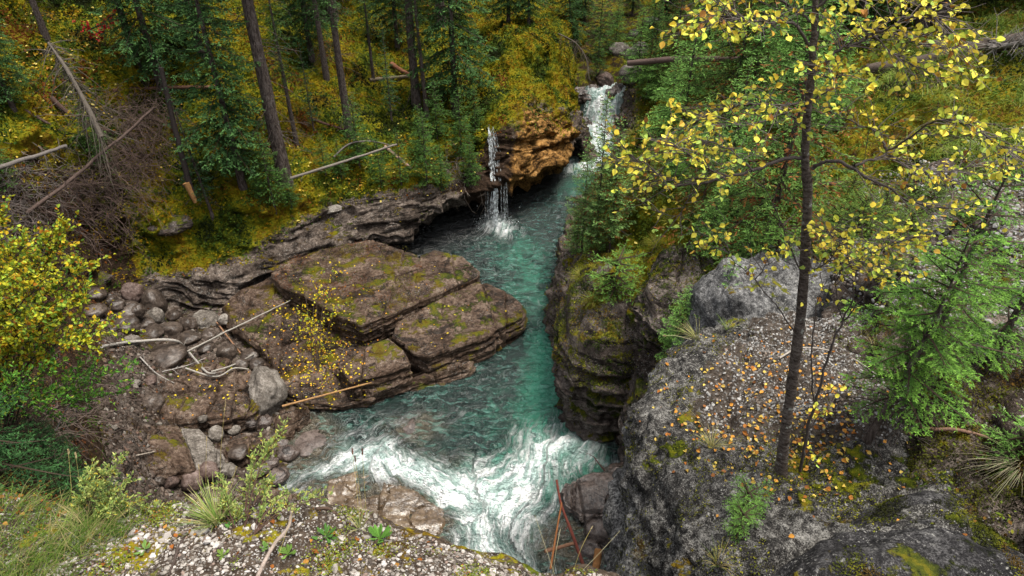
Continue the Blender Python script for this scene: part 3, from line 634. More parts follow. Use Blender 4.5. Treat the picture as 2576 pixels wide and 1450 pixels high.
for k, (x, y, r, fl, kd, lb) in enumerate(cob):
    h = cast(x, y)
    if h is None or h[2] < -.05: h = WZ(x, y, 0)
    d = np.linalg.norm(h - w(0, 0, CH)); rr = r * d / FPX
    sub = 'submerged' in lb
    c = h + w(0, 0, rr * fl * (-.55 if sub else .3)); hash_ = (k * 37) % 11
    stone('cobble' if r < 34 else 'boulder', c, (rr, rr * (.8 + .03 * hash_), rr * fl), M[mm[kd]], lb, 'river cobbles', rz=k * 1.3, seed=k + 40, ang=.65, fine=.03, bvh=(r > 24))

# upstream rocks
for k, (x, y, Y, r, kd, lb) in enumerate([(1560,130,36,26,'g','pinkish boulder upstream, left of two, beyond the white water'),(1612,138,36,40,'g','broad pinkish boulder upstream covered with orange leaves'),
    (1590,185,34,30,'g','leaf-strewn pinkish rock upstream just above the cascade'),(1640,60,42,22,'c','dark boulder in the far stream gully'),(1595,90,40,18,'c','smaller dark stone in the far stream gully'),
    (1480,250,30.4,16,'w','wet dark rock at the lip of the cascade'),(1535,238,30.6,18,'w','wet purple rock splitting the cascade'),(1590,255,30.2,14,'w','wet dark rock at the right end of the cascade'),(1552,300,28.5,9,'w','dark stone at the right bank of the white water')]):
    c = WY(x, y, Y); c = c if kd == 'w' else cast(x, y, ('stream_bed', 'right_hillside', 'forest_hillside')); rr = r * np.linalg.norm(c - w(0, 0, CH)) / FPX
    stone('boulder', c, (rr, rr * .9, rr * .75), M[mm[kd]], lb, None, rz=k, seed=k + 90, ang=.6)
for k, (x, y_, z, r_, lb) in enumerate([(3.1, 30.7, 1.2, .55, 'dark wet rock at the left side of the cascade lip'), (3.75, 31.2, 1.35, .35, 'wet rock breaking the cascade lip'), (4.9, 31.0, 1.3, .5, 'wet rock at the right side of the cascade lip'), (3.2, 29.6, .35, .4, 'dark rock at the foot of the cascade, left'), (4.75, 28.9, .3, .35, 'dark rock at the foot of the cascade, right'), (4.3, 31.6, 1.7, .5, 'rounded pinkish rock just above the cascade')]):
    stone('boulder', (x, y_, z), (r_ * 1.1, r_ * .8, r_ * .8), M['slabwet'] if k < 5 else M['pinkcobble'], lb, None, rz=k, seed=k + 140, ang=.8, hi=2, fine=.07)
for k, (x, y, Y, rr, lb) in enumerate([(235,705,15.2,.45,'mossy dark rock against the hillside behind the yellow shrub'),(430,560,17.35,.85,'grey bare rock nose under the orange moss, left end of the bank'),(835,527,18.6,.3,'pale broken stone on the bank edge below the spruces')]):
    c = WY(x, y, Y); stone('boulder', c, (rr, rr * .7, rr * .34), M['pale'] if k == 2 else M['cliff'], lb, None, rz=.3, seed=k + 120, ang=.7, hi=2)

# ---- river
xs = np.arange(-8.5, 6.6, .045); ys = np.arange(5.5, 37, .05)
X, Y = np.meshgrid(xs, ys, indexing='ij'); sh = X.shape; X = X.ravel(); Y = Y.ravel(); Z0 = np.zeros_like(X)
def pl(pts): return np.array([WZ(x, y, 0)[:2] for x, y in pts])
def dist(P, wd):
    d = np.full(len(X), 1e9)
    for a, b in zip(P[:-1], P[1:]):
        ab = b - a; t = np.clip(((X - a[0]) * ab[0] + (Y - a[1]) * ab[1]) / (ab @ ab), 0, 1)
        d = np.minimum(d, np.hypot(X - a[0] - t * ab[0], Y - a[1] - t * ab[1]))
    return np.clip(1 - d / wd, 0, 1)
Q = np.stack([X, Y, Z0], 1)
wx = .35 * fbm(Q, .9, 3, 31); wy = .35 * fbm(Q, .9, 3, 32)
X0, Y0 = X.copy(), Y.copy(); X = X + wx * .6; Y = Y + wy * .6
foam = np.zeros(len(X))
for pts, wd, k in [([(690,1262),(760,1222),(830,1180),(890,1145),(960,1128)], .62, 1.15), ([(880,1155),(960,1170),(1060,1200),(1160,1240),(1290,1235)], .95, 1.3), ([(1430,1125),(1380,1140),(1340,1170),(1290,1205),(1200,1245)], 1.15, 1.35),
    ([(1120,1235),(1230,1250),(1290,1290)], 1.15, 1.5), ([(1190,1260),(1180,1320),(1220,1370),(1260,1440)], .95, 1.2), ([(1430,1090),(1480,1140),(1550,1170)], .35, .8), ([(1390,1150),(1400,1230),(1390,1280)], .6, .7),
    ([(1400,1060),(1370,1140)], .6, .62),([(1236,560),(1275,575)], .85, 1.0), ([(1000,1060),(900,1080),(960,1120)], .8, .3), ([(1300,1300),(1330,1440)], .9, .62), ([(800,1160),(740,1200)],.6,.5)]:
    foam = np.maximum(foam, dist(pl(pts), wd) * k)
casc = dist(np.array([[4.5, 31], [4.2, 29.9], [3.9, 28.3], [3.6, 27], [3.2, 26]]), 1.5) * 1.6; foam = np.maximum(foam, casc)

foam *= 1 - .85 * sstep(0, .5, dist(pl([(760,1262),(860,1250),(980,1275),(1060,1310)]), .75)) - .0
tint = np.zeros(len(X))
for pts, wd, k in [([(1392,930),(1385,1000),(1390,1100),(1345,1170)], 1.15, 1.25), ([(1300,1150),(1200,1230)], 1.2, .6), ([(1300,620),(1340,700),(1380,800)], 1.6, .45), ([(1300,1000),(1200,1060)], 1.2, .25), ([(1330,1180),(1450,1150)], 1.2, .8)]:
    tint = np.maximum(tint, dist(pl(pts), wd) * k)
tint = np.maximum(tint, dist(pl([(1395,860),(1392,1080)]), 1.0) * 1.2)
tint = np.maximum(tint, dist(np.array([[3.2, 25.5], [3.6, 28]]), 3.) * 1.0)
brown = np.zeros(len(X))
for pts, wd, k in [([(760,1090),(800,1130),(700,1200)], 1.2, 1.3), ([(1020,1070),(1060,1075)], .9, .9), ([(760,1262),(860,1250),(980,1275),(1060,1310),(1000,1400)], 1.3, 1.5), ([(1450,1300),(1380,1380),(1480,1420)], 1.1, .8),([(960,1130),(1080,1160),(1180,1190)],.8,.7)]:
    brown = np.maximum(brown, dist(pl(pts), wd) * k)
X, Y = X0, Y0
zc = 1.25 * sstep(29.3, 30.9, Y + .9 * fbm(Q, .9, 3, 8)) + .25 * sstep(26.5, 29.6, Y)
rough = .045 + .13 * np.clip(foam, 0, 1) + .02 * sstep(20, 12, Y)
Q2 = np.stack([X * .8 + Y * .5, Y * .9 - X * .6, Z0], 1)
zz = zc + rough * fbm(Q2, 2.3, 5, 5, .6) + .012 * fbm(Q2, 7, 3, 6) + .10 * np.clip(foam - .5, 0, 1)
zz += .09 * dist(pl([(1240,565),(1268,575)]), .5) * (.6 + fbm(Q, 6, 3, 2))
best = np.full(len(X), 1e9); U = np.zeros(len(X)); Vv = np.zeros(len(X)); Xw = X + wx * .5; Yw = Y + wy * .5
for q, pts in enumerate([np.r_[[[4.2, 31], [3.7, 28.5], [2.6, 24.5]], pl([(1330,600),(1345,720),(1372,850),(1388,1000),(1390,1090),(1345,1160),(1270,1230),(1215,1310),(1235,1380),(1290,1470)])], pl([(1290,960),(1150,1030),(1000,1090),(960,1130),(1010,1190),(1110,1235),(1190,1280)]), pl([(1000,1090),(930,1135),(860,1175),(780,1215),(680,1275)]), pl([(1440,1110),(1400,1180),(1390,1270),(1350,1350),(1340,1450)])]):
    u0 = q * 37.0
    for a_, b_ in zip(pts[:-1], pts[1:]):
        ab = b_ - a_; ln = np.hypot(*ab); t_ = np.clip(((Xw - a_[0]) * ab[0] + (Yw - a_[1]) * ab[1]) / ln ** 2, 0, 1); ex_ = Xw - a_[0] - t_ * ab[0]; ey_ = Yw - a_[1] - t_ * ab[1]; d_ = np.hypot(ex_, ey_)
        s_ = d_ < best; best[s_] = d_[s_]; U[s_] = (u0 + t_ * ln)[s_]; Vv[s_] = (np.sign(ab[0] * ey_ - ab[1] * ex_) * d_)[s_] + q * 5; u0 += ln
cave = dist(pl([(960,640),(1060,590),(1150,545),(1200,520)]), 2.6); cave = np.maximum(cave, dist(pl([(1300,480),(1400,440)]), 1.5) * .8)  # where the dark under the overhangs is painted into the water colour
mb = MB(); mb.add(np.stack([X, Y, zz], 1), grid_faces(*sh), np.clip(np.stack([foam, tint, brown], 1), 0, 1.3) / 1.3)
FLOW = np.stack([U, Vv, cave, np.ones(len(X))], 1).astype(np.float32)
def water_mat():
    t = NT('river_water'); m = t.sep(t.attr()); fl = t.t.nodes.new('ShaderNodeAttribute'); fl.attribute_name = 'Flow'; flv = fl.outputs['Vector']; cave_shade = t.nz(flv)[2]  # third Flow channel holds the painted darkness of water below the overhangs
    fn1 = t.noise(1.0, 5, vec=t.mapping((1.3, 5.0, 0), vec=flv), rough=.58, dist=.9); fn2 = t.noise(1.0, 4, vec=t.mapping((5, 17, 0), vec=flv), rough=.6, dist=.7)
    fo = t.math('MULTIPLY', m[0], 1.3); ti = t.math('MULTIPLY', m[1], 1.3); br = t.math('MULTIPLY', m[2], 1.3)
    v = t.mapping((.8, 1.0, 1), (0, 0, .5)); n1 = t.noise(2.2, 5, vec=v, rough=.6, dist=1.4); n2 = t.noise(9, 4, vec=v, rough=.6, dist=1.5)
    vs = t.mapping((1.0, .42, 1), (0, 0, -.45)); n3 = t.noise(5, 5, vec=vs, rough=.6, dist=2.2)
    k = t.math('ADD', t.math('MULTIPLY', fn1, .54), t.math('ADD', t.math('MULTIPLY', fn2, .18), t.math('ADD', t.math('MULTIPLY', n2, .12), t.math('MULTIPLY', n1, .14))))
    fx = t.math('ADD', fo, t.math('MULTIPLY', t.math('SUBTRACT', k, .50), 4.0)); fm = t.ss(fx, .12, 1.30)
    lace = t.math('ABSOLUTE', t.math('SUBTRACT', fn1, .5)); lm = t.math('MULTIPLY', t.ss(lace, .022, .0), t.ss(fo, .05, .4)); fm = t.math('MAXIMUM', fm, t.math('MULTIPLY', lm, .7))
    wob = t.math('MULTIPLY', t.math('SUBTRACT', n1, .5), .9)
    deep = t.mix(t.ss(n1, .4, .6), (.003, .012, .010), (.007, .026, .020))
    col = t.mix(t.ss(t.math('ADD', ti, wob), .05, 1.0), deep, (.045, .25, .16))
    bc = t.ramp(t.noise(8, 6, rough=.75), [(.38, (.03, .024, .014)), (.5, (.085, .066, .042)), (.64, (.15, .125, .09))])
    col = t.mix(t.math('MULTIPLY', t.ss(t.math('ADD', br, wob), .15, .9), .75), col, bc)
    crest_glint = t.ss(t.noise(6.5, 4, vec=t.mapping((.5, 1.3, 1), (0, 0, -.35)), rough=.55, dist=.5), .54, .62); crest_glint = t.math('MULTIPLY', crest_glint, t.math('SUBTRACT', 1, t.ss(cave_shade, .05, .5))); col = t.mix(t.math('MULTIPLY', t.math('MULTIPLY', t.ss(t.math('ADD', fo, wob), .25, 1.0), .65), t.ss(ti, -.35, .5)), col, (.14, .36, .28)); col = t.mix(t.ss(cave_shade, .0, .7), col, (.002, .004, .004)); col = t.mix(t.math('MULTIPLY', crest_glint, .30), col, (.13, .30, .25))  # sky glints painted pale on ripple crests; overhang darkness painted in as well
    fc = t.mix(t.ss(k, .44, .56), (.58, .76, .72), (.93, .95, .95))
    col = t.mix(fm, col, fc)
    rg = t.math('ADD', .06, t.math('MULTIPLY', fm, .6))
    w1 = t.noise(6.5, 4, vec=t.mapping((.5, 1.3, 1), (0, 0, -.35)), rough=.55, dist=.5); w2 = t.noise(17, 4, vec=v, rough=.6, dist=.5)
    h = t.math('ADD', t.math('MULTIPLY', w1, 1), t.math('MULTIPLY', w2, .22)); h = t.math('ADD', h, t.math('MULTIPLY', k, t.math('MULTIPLY', fm, 1.5)))
    t.bsdf(col, rg, t.bump(h, 1, .30), 1.0); return t.m
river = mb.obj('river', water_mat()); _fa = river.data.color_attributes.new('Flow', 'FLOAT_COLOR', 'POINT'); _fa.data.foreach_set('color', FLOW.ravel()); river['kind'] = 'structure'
BV['river'] = BVHTree.FromPolygons([(-9, 5, 0), (7, 5, 0), (7, 29.5, 0), (-9, 29.5, 0)], [(0, 1, 2, 3)])

# ---- small waterfall over the mossy rock: bundles of strands
def falls():
    mb = MB(); rg = np.random.default_rng(5)
    top = WY(1232, 310, 21.15); wall = []
    for q in range(60):
        h = cast(1231 + .22 * q, 296 + 2.8 * q, ('forest_hillside',))
        if h is not None: wall.append(h)
    wall = np.array(wall)
    sm = lambda a_: np.convolve(np.pad(a_, 10, 'edge'), np.ones(21) / 21, 'valid')
    yc = sm(np.minimum.accumulate(wall[:, 1]) - .05); xc = sm(wall[:, 0]); zc_ = sm(wall[:, 2]); lip = np.array([xc[-1], yc[-1], zc_[-1]])
    for k in range(120):
        st = rg.random() < .62; u = rg.normal(0, .038) + (-.03 if st else .13); m = len(wall); f = np.linspace(0, 1, m)
        wig = .02 * np.sin(f * rg.uniform(8, 20) + rg.uniform(0, 6)) + .006 * rg.normal()
        x = xc + u * (.5 + 1.1 * f) + wig; y = yc - rg.uniform(.0, .05); z = zc_.copy(); i0 = rg.integers(3, m - 6); i1 = min(m, i0 + rg.integers(5, 18))
        r = rg.uniform(.0014, .0048); pr = r * (1 + .5 * np.sin(np.arange(m) * .9 + k)); tube(mb, np.stack([x, y, z], 1)[i0:i1], pr[i0:i1], 5, (.8, .84, .86), cap=False)
    for k in range(60):
        u = rg.normal(0, .06) if rg.random() < .6 else rg.choice([-.28, -.2, .22, .32, .42]) + rg.normal(0, .015); n = 26; f = np.linspace(0, 1, n); z = (lip[2] + .03) * (1 - f)
        a, b_ = sorted(rg.uniform(0, 1, 2)); a *= .4; b_ = b_ * .5 + .52; s_ = (f >= a) & (f <= b_); r = rg.uniform(.002, .008) * (1 if abs(u) < .15 else .5)
        tube(mb, np.stack([lip[0] + u + .02 * np.sin(f * 9 + k) + .05 * f * rg.normal(), lip[1] - .05 - .10 * f + 0 * u * f, z], 1)[s_], r * (1 + .4 * np.sin(f[s_] * 50 + k)), 5, (.8, .84, .86), cap=False)
    top = np.array([lip[0] - .2, lip[1], 0])
    P = np.stack([top[0] + .2 + rg.normal(0, .3, 500), lip[1] - .15 + rg.normal(0, .14, 500), np.abs(rg.normal(0, .28, 500))], 1)
    s = rg.uniform(.006, .018, 500)
    T = np.array([[1,0,0],[-1,0,0],[0,1,0],[0,-1,0],[0,0,1],[0,0,-1]]); F = [[0,2,4],[2,1,4],[1,3,4],[3,0,4],[2,0,5],[1,2,5],[3,1,5],[0,3,5]]
    I = np.eye(3); stamp(mb, T, np.array(F), P, s[:, None] * I[0], s[:, None] * I[1], s[:, None] * I[2], (.85, .88, .9))
    t = NT('falling_water'); bb = t.bsdf((.75, .80, .82), .2, None, .8); tp = t.t.nodes.new('ShaderNodeBsdfTransparent'); mx = t.t.nodes.new('ShaderNodeMixShader'); t.L(t.math('MULTIPLY', t.ss(t.noise(9, 4), .38, .58), .8), mx.inputs[0]); t.L(tp.outputs[0], mx.inputs[2]); t.L(bb.outputs[0], mx.inputs[1]); t.L(mx.outputs[0], t.out.inputs[0]); o = mb.obj('waterfall', t.m); return tag(o, 'thin white waterfall dropping from the mossy rock lip into the dark pool', 'waterfall')
falls()
# ------------------------------------------------------------------ vegetation builders
def needles(mb, rg, P0, D, Ln, sp, nl, nw, base, tipc, spread=.75, flat=.35):
    """P0 twig starts, D unit dirs, Ln lengths -> needle/tuft blades along every twig"""
    n = np.maximum(2, (Ln / sp).astype(int)); idx = np.repeat(np.arange(len(P0)), n)
    f = rg.random(len(idx)); P = P0[idx] + D[idx] * (Ln[idx] * f)[:, None]
    d = D[idx] + spread * np.stack([rg.normal(size=len(idx)), rg.normal(size=len(idx)), flat * rg.normal(size=len(idx)) + .1], 1)
    d = nrm(d); _, s, u = frames(d); s, u = roll(s, u, rg.uniform(-.9, .9, len(idx)))
    L = nl * rg.uniform(.7, 1.3, len(idx)); W = nw * rg.uniform(.7, 1.3, len(idx))
    T = np.array([[0, 0, 0], [.45, .5, 0], [1, 0, 0], [.45, -.5, 0]]); F = np.array([[0, 1, 2, 3]])
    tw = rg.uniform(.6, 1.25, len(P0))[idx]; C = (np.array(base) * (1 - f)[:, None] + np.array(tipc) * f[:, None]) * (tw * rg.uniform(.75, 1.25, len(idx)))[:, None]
    stamp(mb, T, F, P, d * L[:, None], s * W[:, None], u, C)

def conifer(seed, H, r0, cb, Lmax, nb, tsp, nsp, nl, nw, base, tipc, droop=.25, up=.1, dead=0, sub=.42, curve=0, brown=0, crownpow=.75, min_len=.12, woodseg=4, deadlen=.7, trunkC=None, topcut=1.0):
    rg = np.random.default_rng(seed); tr = MB(); cr = MB()
    n = 22; z = np.linspace(-.25, H, n); fx = curve * np.sin(np.linspace(0, 2.2, n)) * H; fy = .4 * curve * np.sin(np.linspace(0, 3, n) + seed) * H
    pts = np.stack([fx, fy, z], 1); rr = r0 * (1 - np.clip(z / H, 0, 1) * .93) ** .9 + .25 * r0 * np.exp(-np.maximum(z, 0) / (r0 * 2.5))
    tube(tr, pts, rr, 12, (.5, .5, .5), bump=r0 * .12, seed=seed)
    at = lambda h: np.array([np.interp(h, z, fx), np.interp(h, z, fy), h])
    ga = rg.uniform(0, 6)
    for k in range(dead):
        h = H * rg.uniform(.04, cb + .12); a = rg.uniform(0, 6.28); L = deadlen * rg.uniform(.3, 1); m = 7; f = np.linspace(0, 1, m)
        dirr = np.array([math.cos(a), math.sin(a), 0]); p = at(h) + dirr * (L * f)[:, None] + np.array([0, 0, 1]) * (-.55 * L * f ** 1.6 * rg.uniform(.2, 1.3))[:, None]
        p += rg.normal(0, .02 * L, p.shape) * f[:, None]; c = np.array([.16, .14, .125]) * rg.uniform(.5, 1.1)
        tube(tr, p, np.linspace(.011, .003, m) * (r0 / .2) ** .3, 3, c, cap=False)
        for q in range(rg.integers(1, 5)):
            i = rg.integers(2, m); dd = nrm(dirr + rg.normal(0, .6, 3) + np.array([0, 0, -.5])); l = L * rg.uniform(.15, .4)
            tube(tr, np.stack([p[i], p[i] + dd * l * .5, p[i] + dd * l + np.array([0, 0, -.06 * l])]), [.006, .004, .002], 3, c, cap=False)
    PP, DD, LL = [], [], []
    for k in range(nb):
        q = (k + rg.random()) / nb; h = H * (cb + (topcut - cb) * q * .985); a = ga + k * 2.399 + rg.normal(0, .3)
        L = max(min_len, Lmax * (1 - (h / H - cb) / (1 - cb)) ** crownpow * rg.uniform(.6, 1.12) * min(1, .45 + 3 * q))
        m = 8; f = np.linspace(0, 1, m); dirr = np.array([math.cos(a), math.sin(a), 0]); perp = np.array([-dirr[1], dirr[0], 0])
        bend = rg.normal(0, .12); u0 = up + .5 * q ** 3
        p = at(h) + dirr * (L * f)[:, None] + perp * (bend * L * f ** 2)[:, None]; p[:, 2] += L * (u0 * f - droop * (1 - q * .6) * f ** 1.5 * 1.6 + .35 * droop * f ** 4)
        tube(cr, p, np.linspace(.012, .003, m) * (.6 + L * .5), woodseg - 1, (.05, .035, .025), cap=False)
        ns = max(2, int(L / tsp)); s = np.linspace(.12, .97, ns) + rg.normal(0, .01, ns); s = np.clip(s, .05, .99)
        for side in (-1, 1):
            B = np.stack([np.interp(s, f, p[:, i]) for i in range(3)], 1); tg = np.stack([np.interp(s, f[:-1] + .06, np.diff(p[:, i])) for i in range(3)], 1); tg = nrm(tg)
            an = rg.uniform(.7, 1.15, ns) * side; sd = np.cross(tg, np.array([0, 0, 1.])); sd = nrm(sd)
            d = tg * np.cos(an)[:, None] + sd * np.sin(an)[:, None] + np.array([0, 0, 1]) * rg.normal(-.16 - droop * .4, .16, ns)[:, None]
            l = np.minimum(sub * (1 - s) * L + .07 * min(1, L * 2), sub) * rg.uniform(.6, 1.2, ns) + .03
            PP.append(B); DD.append(nrm(d)); LL.append(l)
        PP.append(p[-2:-1]); DD.append(nrm(p[-1:] - p[-2:-1])); LL.append(np.array([L * .16 + .04]))
    P0 = np.concatenate(PP); D = np.concatenate(DD); Ln = np.concatenate(LL)
    P0 = np.concatenate([P0, at(H * .9)[None]]); D = np.concatenate([D, [[0, 0, 1.]]]); Ln = np.concatenate([Ln, [H * .1]])
    if brown:
        sel = rg.random(len(P0)) < brown; needles(cr, rg, P0[sel], D[sel], Ln[sel], nsp, nl, nw, (.12, .045, .015), (.18, .07, .02)); P0, D, Ln = P0[~sel], D[~sel], Ln[~sel]
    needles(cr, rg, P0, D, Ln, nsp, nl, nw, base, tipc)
    return tr, cr
def proto(name, label, cat, tr, cr, loc, group=None, rz=0, mat_t=None, tn='trunk', cn='crown', mc=None):
    e = empty(name, loc, label, cat, group, rz); tr.obj(tn, mat_t or M['bark'], e); cr.obj(cn, mc or M['needle'], e, smooth=False); return e

LEAF_T = np.array([[0, 0, 0], [.22, .30, .07], [.50, .40, .10], [.80, .22, .05], [1, 0, -.04], [.80, -.22, .05], [.50, -.40, .10], [.22, -.30, .07]])
LEAF_F = [np.array([[0, 1, 2, 3, 4], [0, 4, 5, 6, 7]])]
LEAF_N = LEAF_T * np.array([1, .45, 1])
def leaves(mb, rg, P, D, size, C, hang=.3, T=LEAF_T, jit=.9):
    n = len(P); d = nrm(nrm(D) * .8 + rg.normal(0, jit, (n, 3)) * .6 + np.array([0, 0, -hang])); _, s, u = frames(d); s, u = roll(s, u, rg.uniform(-1.2, 1.2, n))
    L = (size * rg.uniform(.65, 1.2, n))[:, None]; cu = rg.uniform(-1.5, 4, n)[:, None]
    stamp(mb, T, LEAF_F, P, d * L, s * L, u * L * cu, C)
def pick(rg, n, pal, wts, var=.2):
    pal = np.array(pal, float); c = pal[rg.choice(len(pal), n, p=np.array(wts) / sum(wts))]
    return c * rg.uniform(1 - var, 1 + var, (n, 1))

def shrub(seed, base, stems, leafsize, pal, wts, nleaf, woodC=(.06, .045, .035), r=.006, twl=.16, ntw=10, T=LEAF_T, hang=.0, start=.3, wob=.06):
    """stems: list of end points (relative to base)."""
    rg = np.random.default_rng(seed); st = MB(); lf = MB()
    for e in stems:
        e = np.asarray(e, float); L = np.linalg.norm(e); m = 9; f = np.linspace(0, 1, m)
        p = e * f[:, None] + np.array([0, 0, .18 * L]) * np.sin(f * 3.14)[:, None] + np.cumsum(rg.normal(0, wob * L / m, (m, 3)), 0) * f[:, None]
        tube(st, p, np.linspace(r, r * .35, m), 5, woodC, cap=False)
        for q in range(ntw):
            s = rg.uniform(start, 1); b = np.array([np.interp(s, f, p[:, i]) for i in range(3)]); d = nrm(nrm(e) + rg.normal(0, .7, 3)); l = twl * rg.uniform(.4, 1.1)
            tube(st, np.stack([b, b + d * l * .5, b + d * l + np.array([0, 0, .1 * l])]), [r * .4, r * .3, r * .2], 3, woodC, cap=False)
            k = nleaf; g = rg.uniform(.15, 1.05, k); leaves(lf, rg, b + d * (l * g)[:, None], np.broadcast_to(d, (k, 3)), leafsize, pick(rg, k, pal, wts), hang, T)
    return st, lf
def grass(mb, rg, P, D, L, W, C, bend=.5):
    n = len(P); d = nrm(D); _, s, u = frames(d); out = nrm(np.c_[d[:, :2], np.zeros(n)] + 1e-4)
    k = 5; V = []
    for i in range(k):
        f = i / (k - 1); c = P + d * (L * f)[:, None] + (out * .6 - np.array([0, 0, .8])) * (bend * L * f * f)[:, None] * .6
        wd = W * (1 - f) ** .7 * .5 + .0004
        V += [c - s * wd[:, None], c + s * wd[:, None]]
    V = np.stack(V, 1); F = np.array([[2*i, 2*i+1, 2*i+3, 2*i+2] for i in range(k - 1)])
    FF = (np.arange(n)[:, None, None] * (2 * k) + F[None]).reshape(-1, 4)
    mb.add(V.reshape(-1, 3), FF, np.repeat(C, 2 * k, 0))
def grass_clump(seed, n, L, pal, wts, lean=(0, 0), spread=.7, r=.05, W=.004, bend=.6):
    rg = np.random.default_rng(seed); mb = MB(); a = rg.uniform(0, 6.28, n); t = rg.uniform(0, spread, n)
    D = np.stack([np.cos(a) * t + lean[0], np.sin(a) * t + lean[1], np.ones(n)], 1); P = np.stack([np.cos(a) * r * rg.random(n), np.sin(a) * r * rg.random(n), -.01 * np.ones(n)], 1)
    grass(mb, rg, P, D, L * rg.uniform(.5, 1.1, n), W * rg.uniform(.6, 1.2, n), pick(rg, n, pal, wts), bend); return mb
def scatter(P, n, rg, keep=None):
    a, b = P.shape[:2]; c = (P[:-1, :-1] + P[1:, 1:]) / 2
    ar = np.linalg.norm(np.cross(P[1:, :-1] - P[:-1, :-1], P[:-1, 1:] - P[:-1, :-1]), axis=-1)
    if keep is not None: ar = ar * keep[:-1, :-1]
    pr = ar.ravel() / ar.sum(); k = rg.choice(len(pr), n, p=pr); i, j = np.divmod(k, b - 1); u, v = rg.random((2, n))
    X = (P[i, j] * ((1 - u) * (1 - v))[:, None] + P[i + 1, j] * (u * (1 - v))[:, None] + P[i, j + 1] * ((1 - u) * v)[:, None] + P[i + 1, j + 1] * (u * v)[:, None])
    N = nrm(np.cross(P[i, j + 1] - P[i, j], P[i + 1, j] - P[i, j])); N *= np.sign(N[:, 2:3] + 1e-9); return X, N, i, j
def infront(P):  # inside the view with a margin, so cover is not wasted out of sight
    x, y, z = P[..., 0], P[..., 1], P[..., 2] - CH
    dep = y * math.cos(TH) - z * math.sin(TH); v = (y * math.sin(TH) + z * math.cos(TH)) / np.maximum(dep, .1)
    return ((dep > .3) & (np.abs(x / np.maximum(dep, .1)) < .86) & (np.abs(v) < .52)).astype(float) / np.maximum(dep, 2) ** 1.0
# ------------------------------------------------------------------ trees
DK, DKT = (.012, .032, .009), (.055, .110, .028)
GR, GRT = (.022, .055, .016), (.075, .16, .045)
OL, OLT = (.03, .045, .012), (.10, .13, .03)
def base(px, py, keys=('forest_hillside', 'stony_river_bank', 'right_hillside')):
    h = cast(px, py, keys); return h if h is not None else WZ(px, py, 1)
HK = ('forest_hillside',)
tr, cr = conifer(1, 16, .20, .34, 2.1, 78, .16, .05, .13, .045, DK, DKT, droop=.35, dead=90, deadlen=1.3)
b = base(717, 455, HK)
PA = proto('spruce_tree', 'tallest spruce with thick straight grey trunk rising from the bank above the long pale pole', 'tree', tr, cr, b, 'bare trunked spruces on the left hillside')
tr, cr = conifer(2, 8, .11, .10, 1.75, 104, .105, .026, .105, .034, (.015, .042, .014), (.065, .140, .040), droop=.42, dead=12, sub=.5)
PB = proto('spruce_tree', 'dense dark blue-green spruce with drooping boughs left of the thick trunk', 'tree', tr, cr, base(612, 472, HK), 'leafy spruces on the left hillside')
tr, cr = conifer(3, 2.4, .030, .08, .72, 60, .055, .018, .055, .017, (.022, .060, .015), (.085, .170, .035), droop=.2, sub=.32)
PC = proto('young_spruce', 'small bushy young spruce at the foot of the thick trunk', 'tree', tr, cr, base(690, 520, HK), 'young spruces on the left bank')
tr, cr = conifer(4, 4.6, .045, .12, .62, 70, .06, .022, .065, .018, (.020, .055, .024), (.06, .14, .055), droop=.3, sub=.28, dead=16, deadlen=.5)
PD = proto('young_spruce', 'slender dark young spruce left of the leaning charred snag', 'tree', tr, cr, base(535, 545, HK), 'young spruces on the left bank')
PD.rotation_euler = (0, -.06, 0)
def cp(p, px, py, sc, label, group=None, rz=0, keys=None, tilt=(0, 0), Y=None):
    b_ = WY(px, py, Y) if Y else base(px, py, keys or HK); return copy_tree(p, b_, rz, sc, label, group, tilt)
gA = 'bare trunked spruces on the left hillside'; gB = 'leafy spruces on the left hillside'; gC = 'young spruces on the left bank'
cp(PA, 880, 345, .66, 'straight slimmer grey trunk second to the right of the thick trunk', gA, 1)
cp(PA, 1048, 268, .80, 'smooth grey-brown trunk, left one of the close pair above the moss mound', gA, 2.2)
cp(PA, 1074, 294, .42, 'thin pale grey trunk, right one of the close pair, leaning slightly', gA, 3.1, tilt=(0, .03))
cp(PA, 348, 172, .55, 'thin leaning trunk behind the red-leaved bush', gA, 4)
cp(PA, 746, 362, .36, 'slim dark trunk just right of the thick trunk', gA, 5)
cp(PA, 822, 200, .5, 'pale grey trunk in the shade, between the slim dark trunk and the straight one', gA, .4)
cp(PA, 118, 98, .45, 'dark short-looking trunk near the top left corner', gA, .9)
cp(PA, 940, 205, .3, 'very thin far trunk between the straight one and the close pair', gA, 1.7)
cp(PB, 1146, 288, 1.15, 'tall spruce with dense boughs down its right side beside the moss mound', gB, 1)
cp(PB, 408, 225, 1.0, 'dark leafy spruce above the brown deadfall', gB, 2)
cp(PB, 785, 150, .9, 'leafy spruce in the shade right behind the thick trunk', gB, 3)
cp(PB, 35, 275, .55, 'dark spruce at the left edge above the long fallen log', gB, 4)
cp(PB, 1000, 120, .8, 'dark spruce in the background left of the close pair of trunks', gB, 5)
cp(PB, 505, 130, 1.0, 'background spruce behind the dense blue-green one', gB, .5)
cp(PB, 1330, 62, .6, 'green spruce above the moss mound', gB, 1.4)
cp(PB, 1440, 130, .62, 'spruce leaning out over the cascade from the left bank', gB, 2.6, tilt=(0, .12))
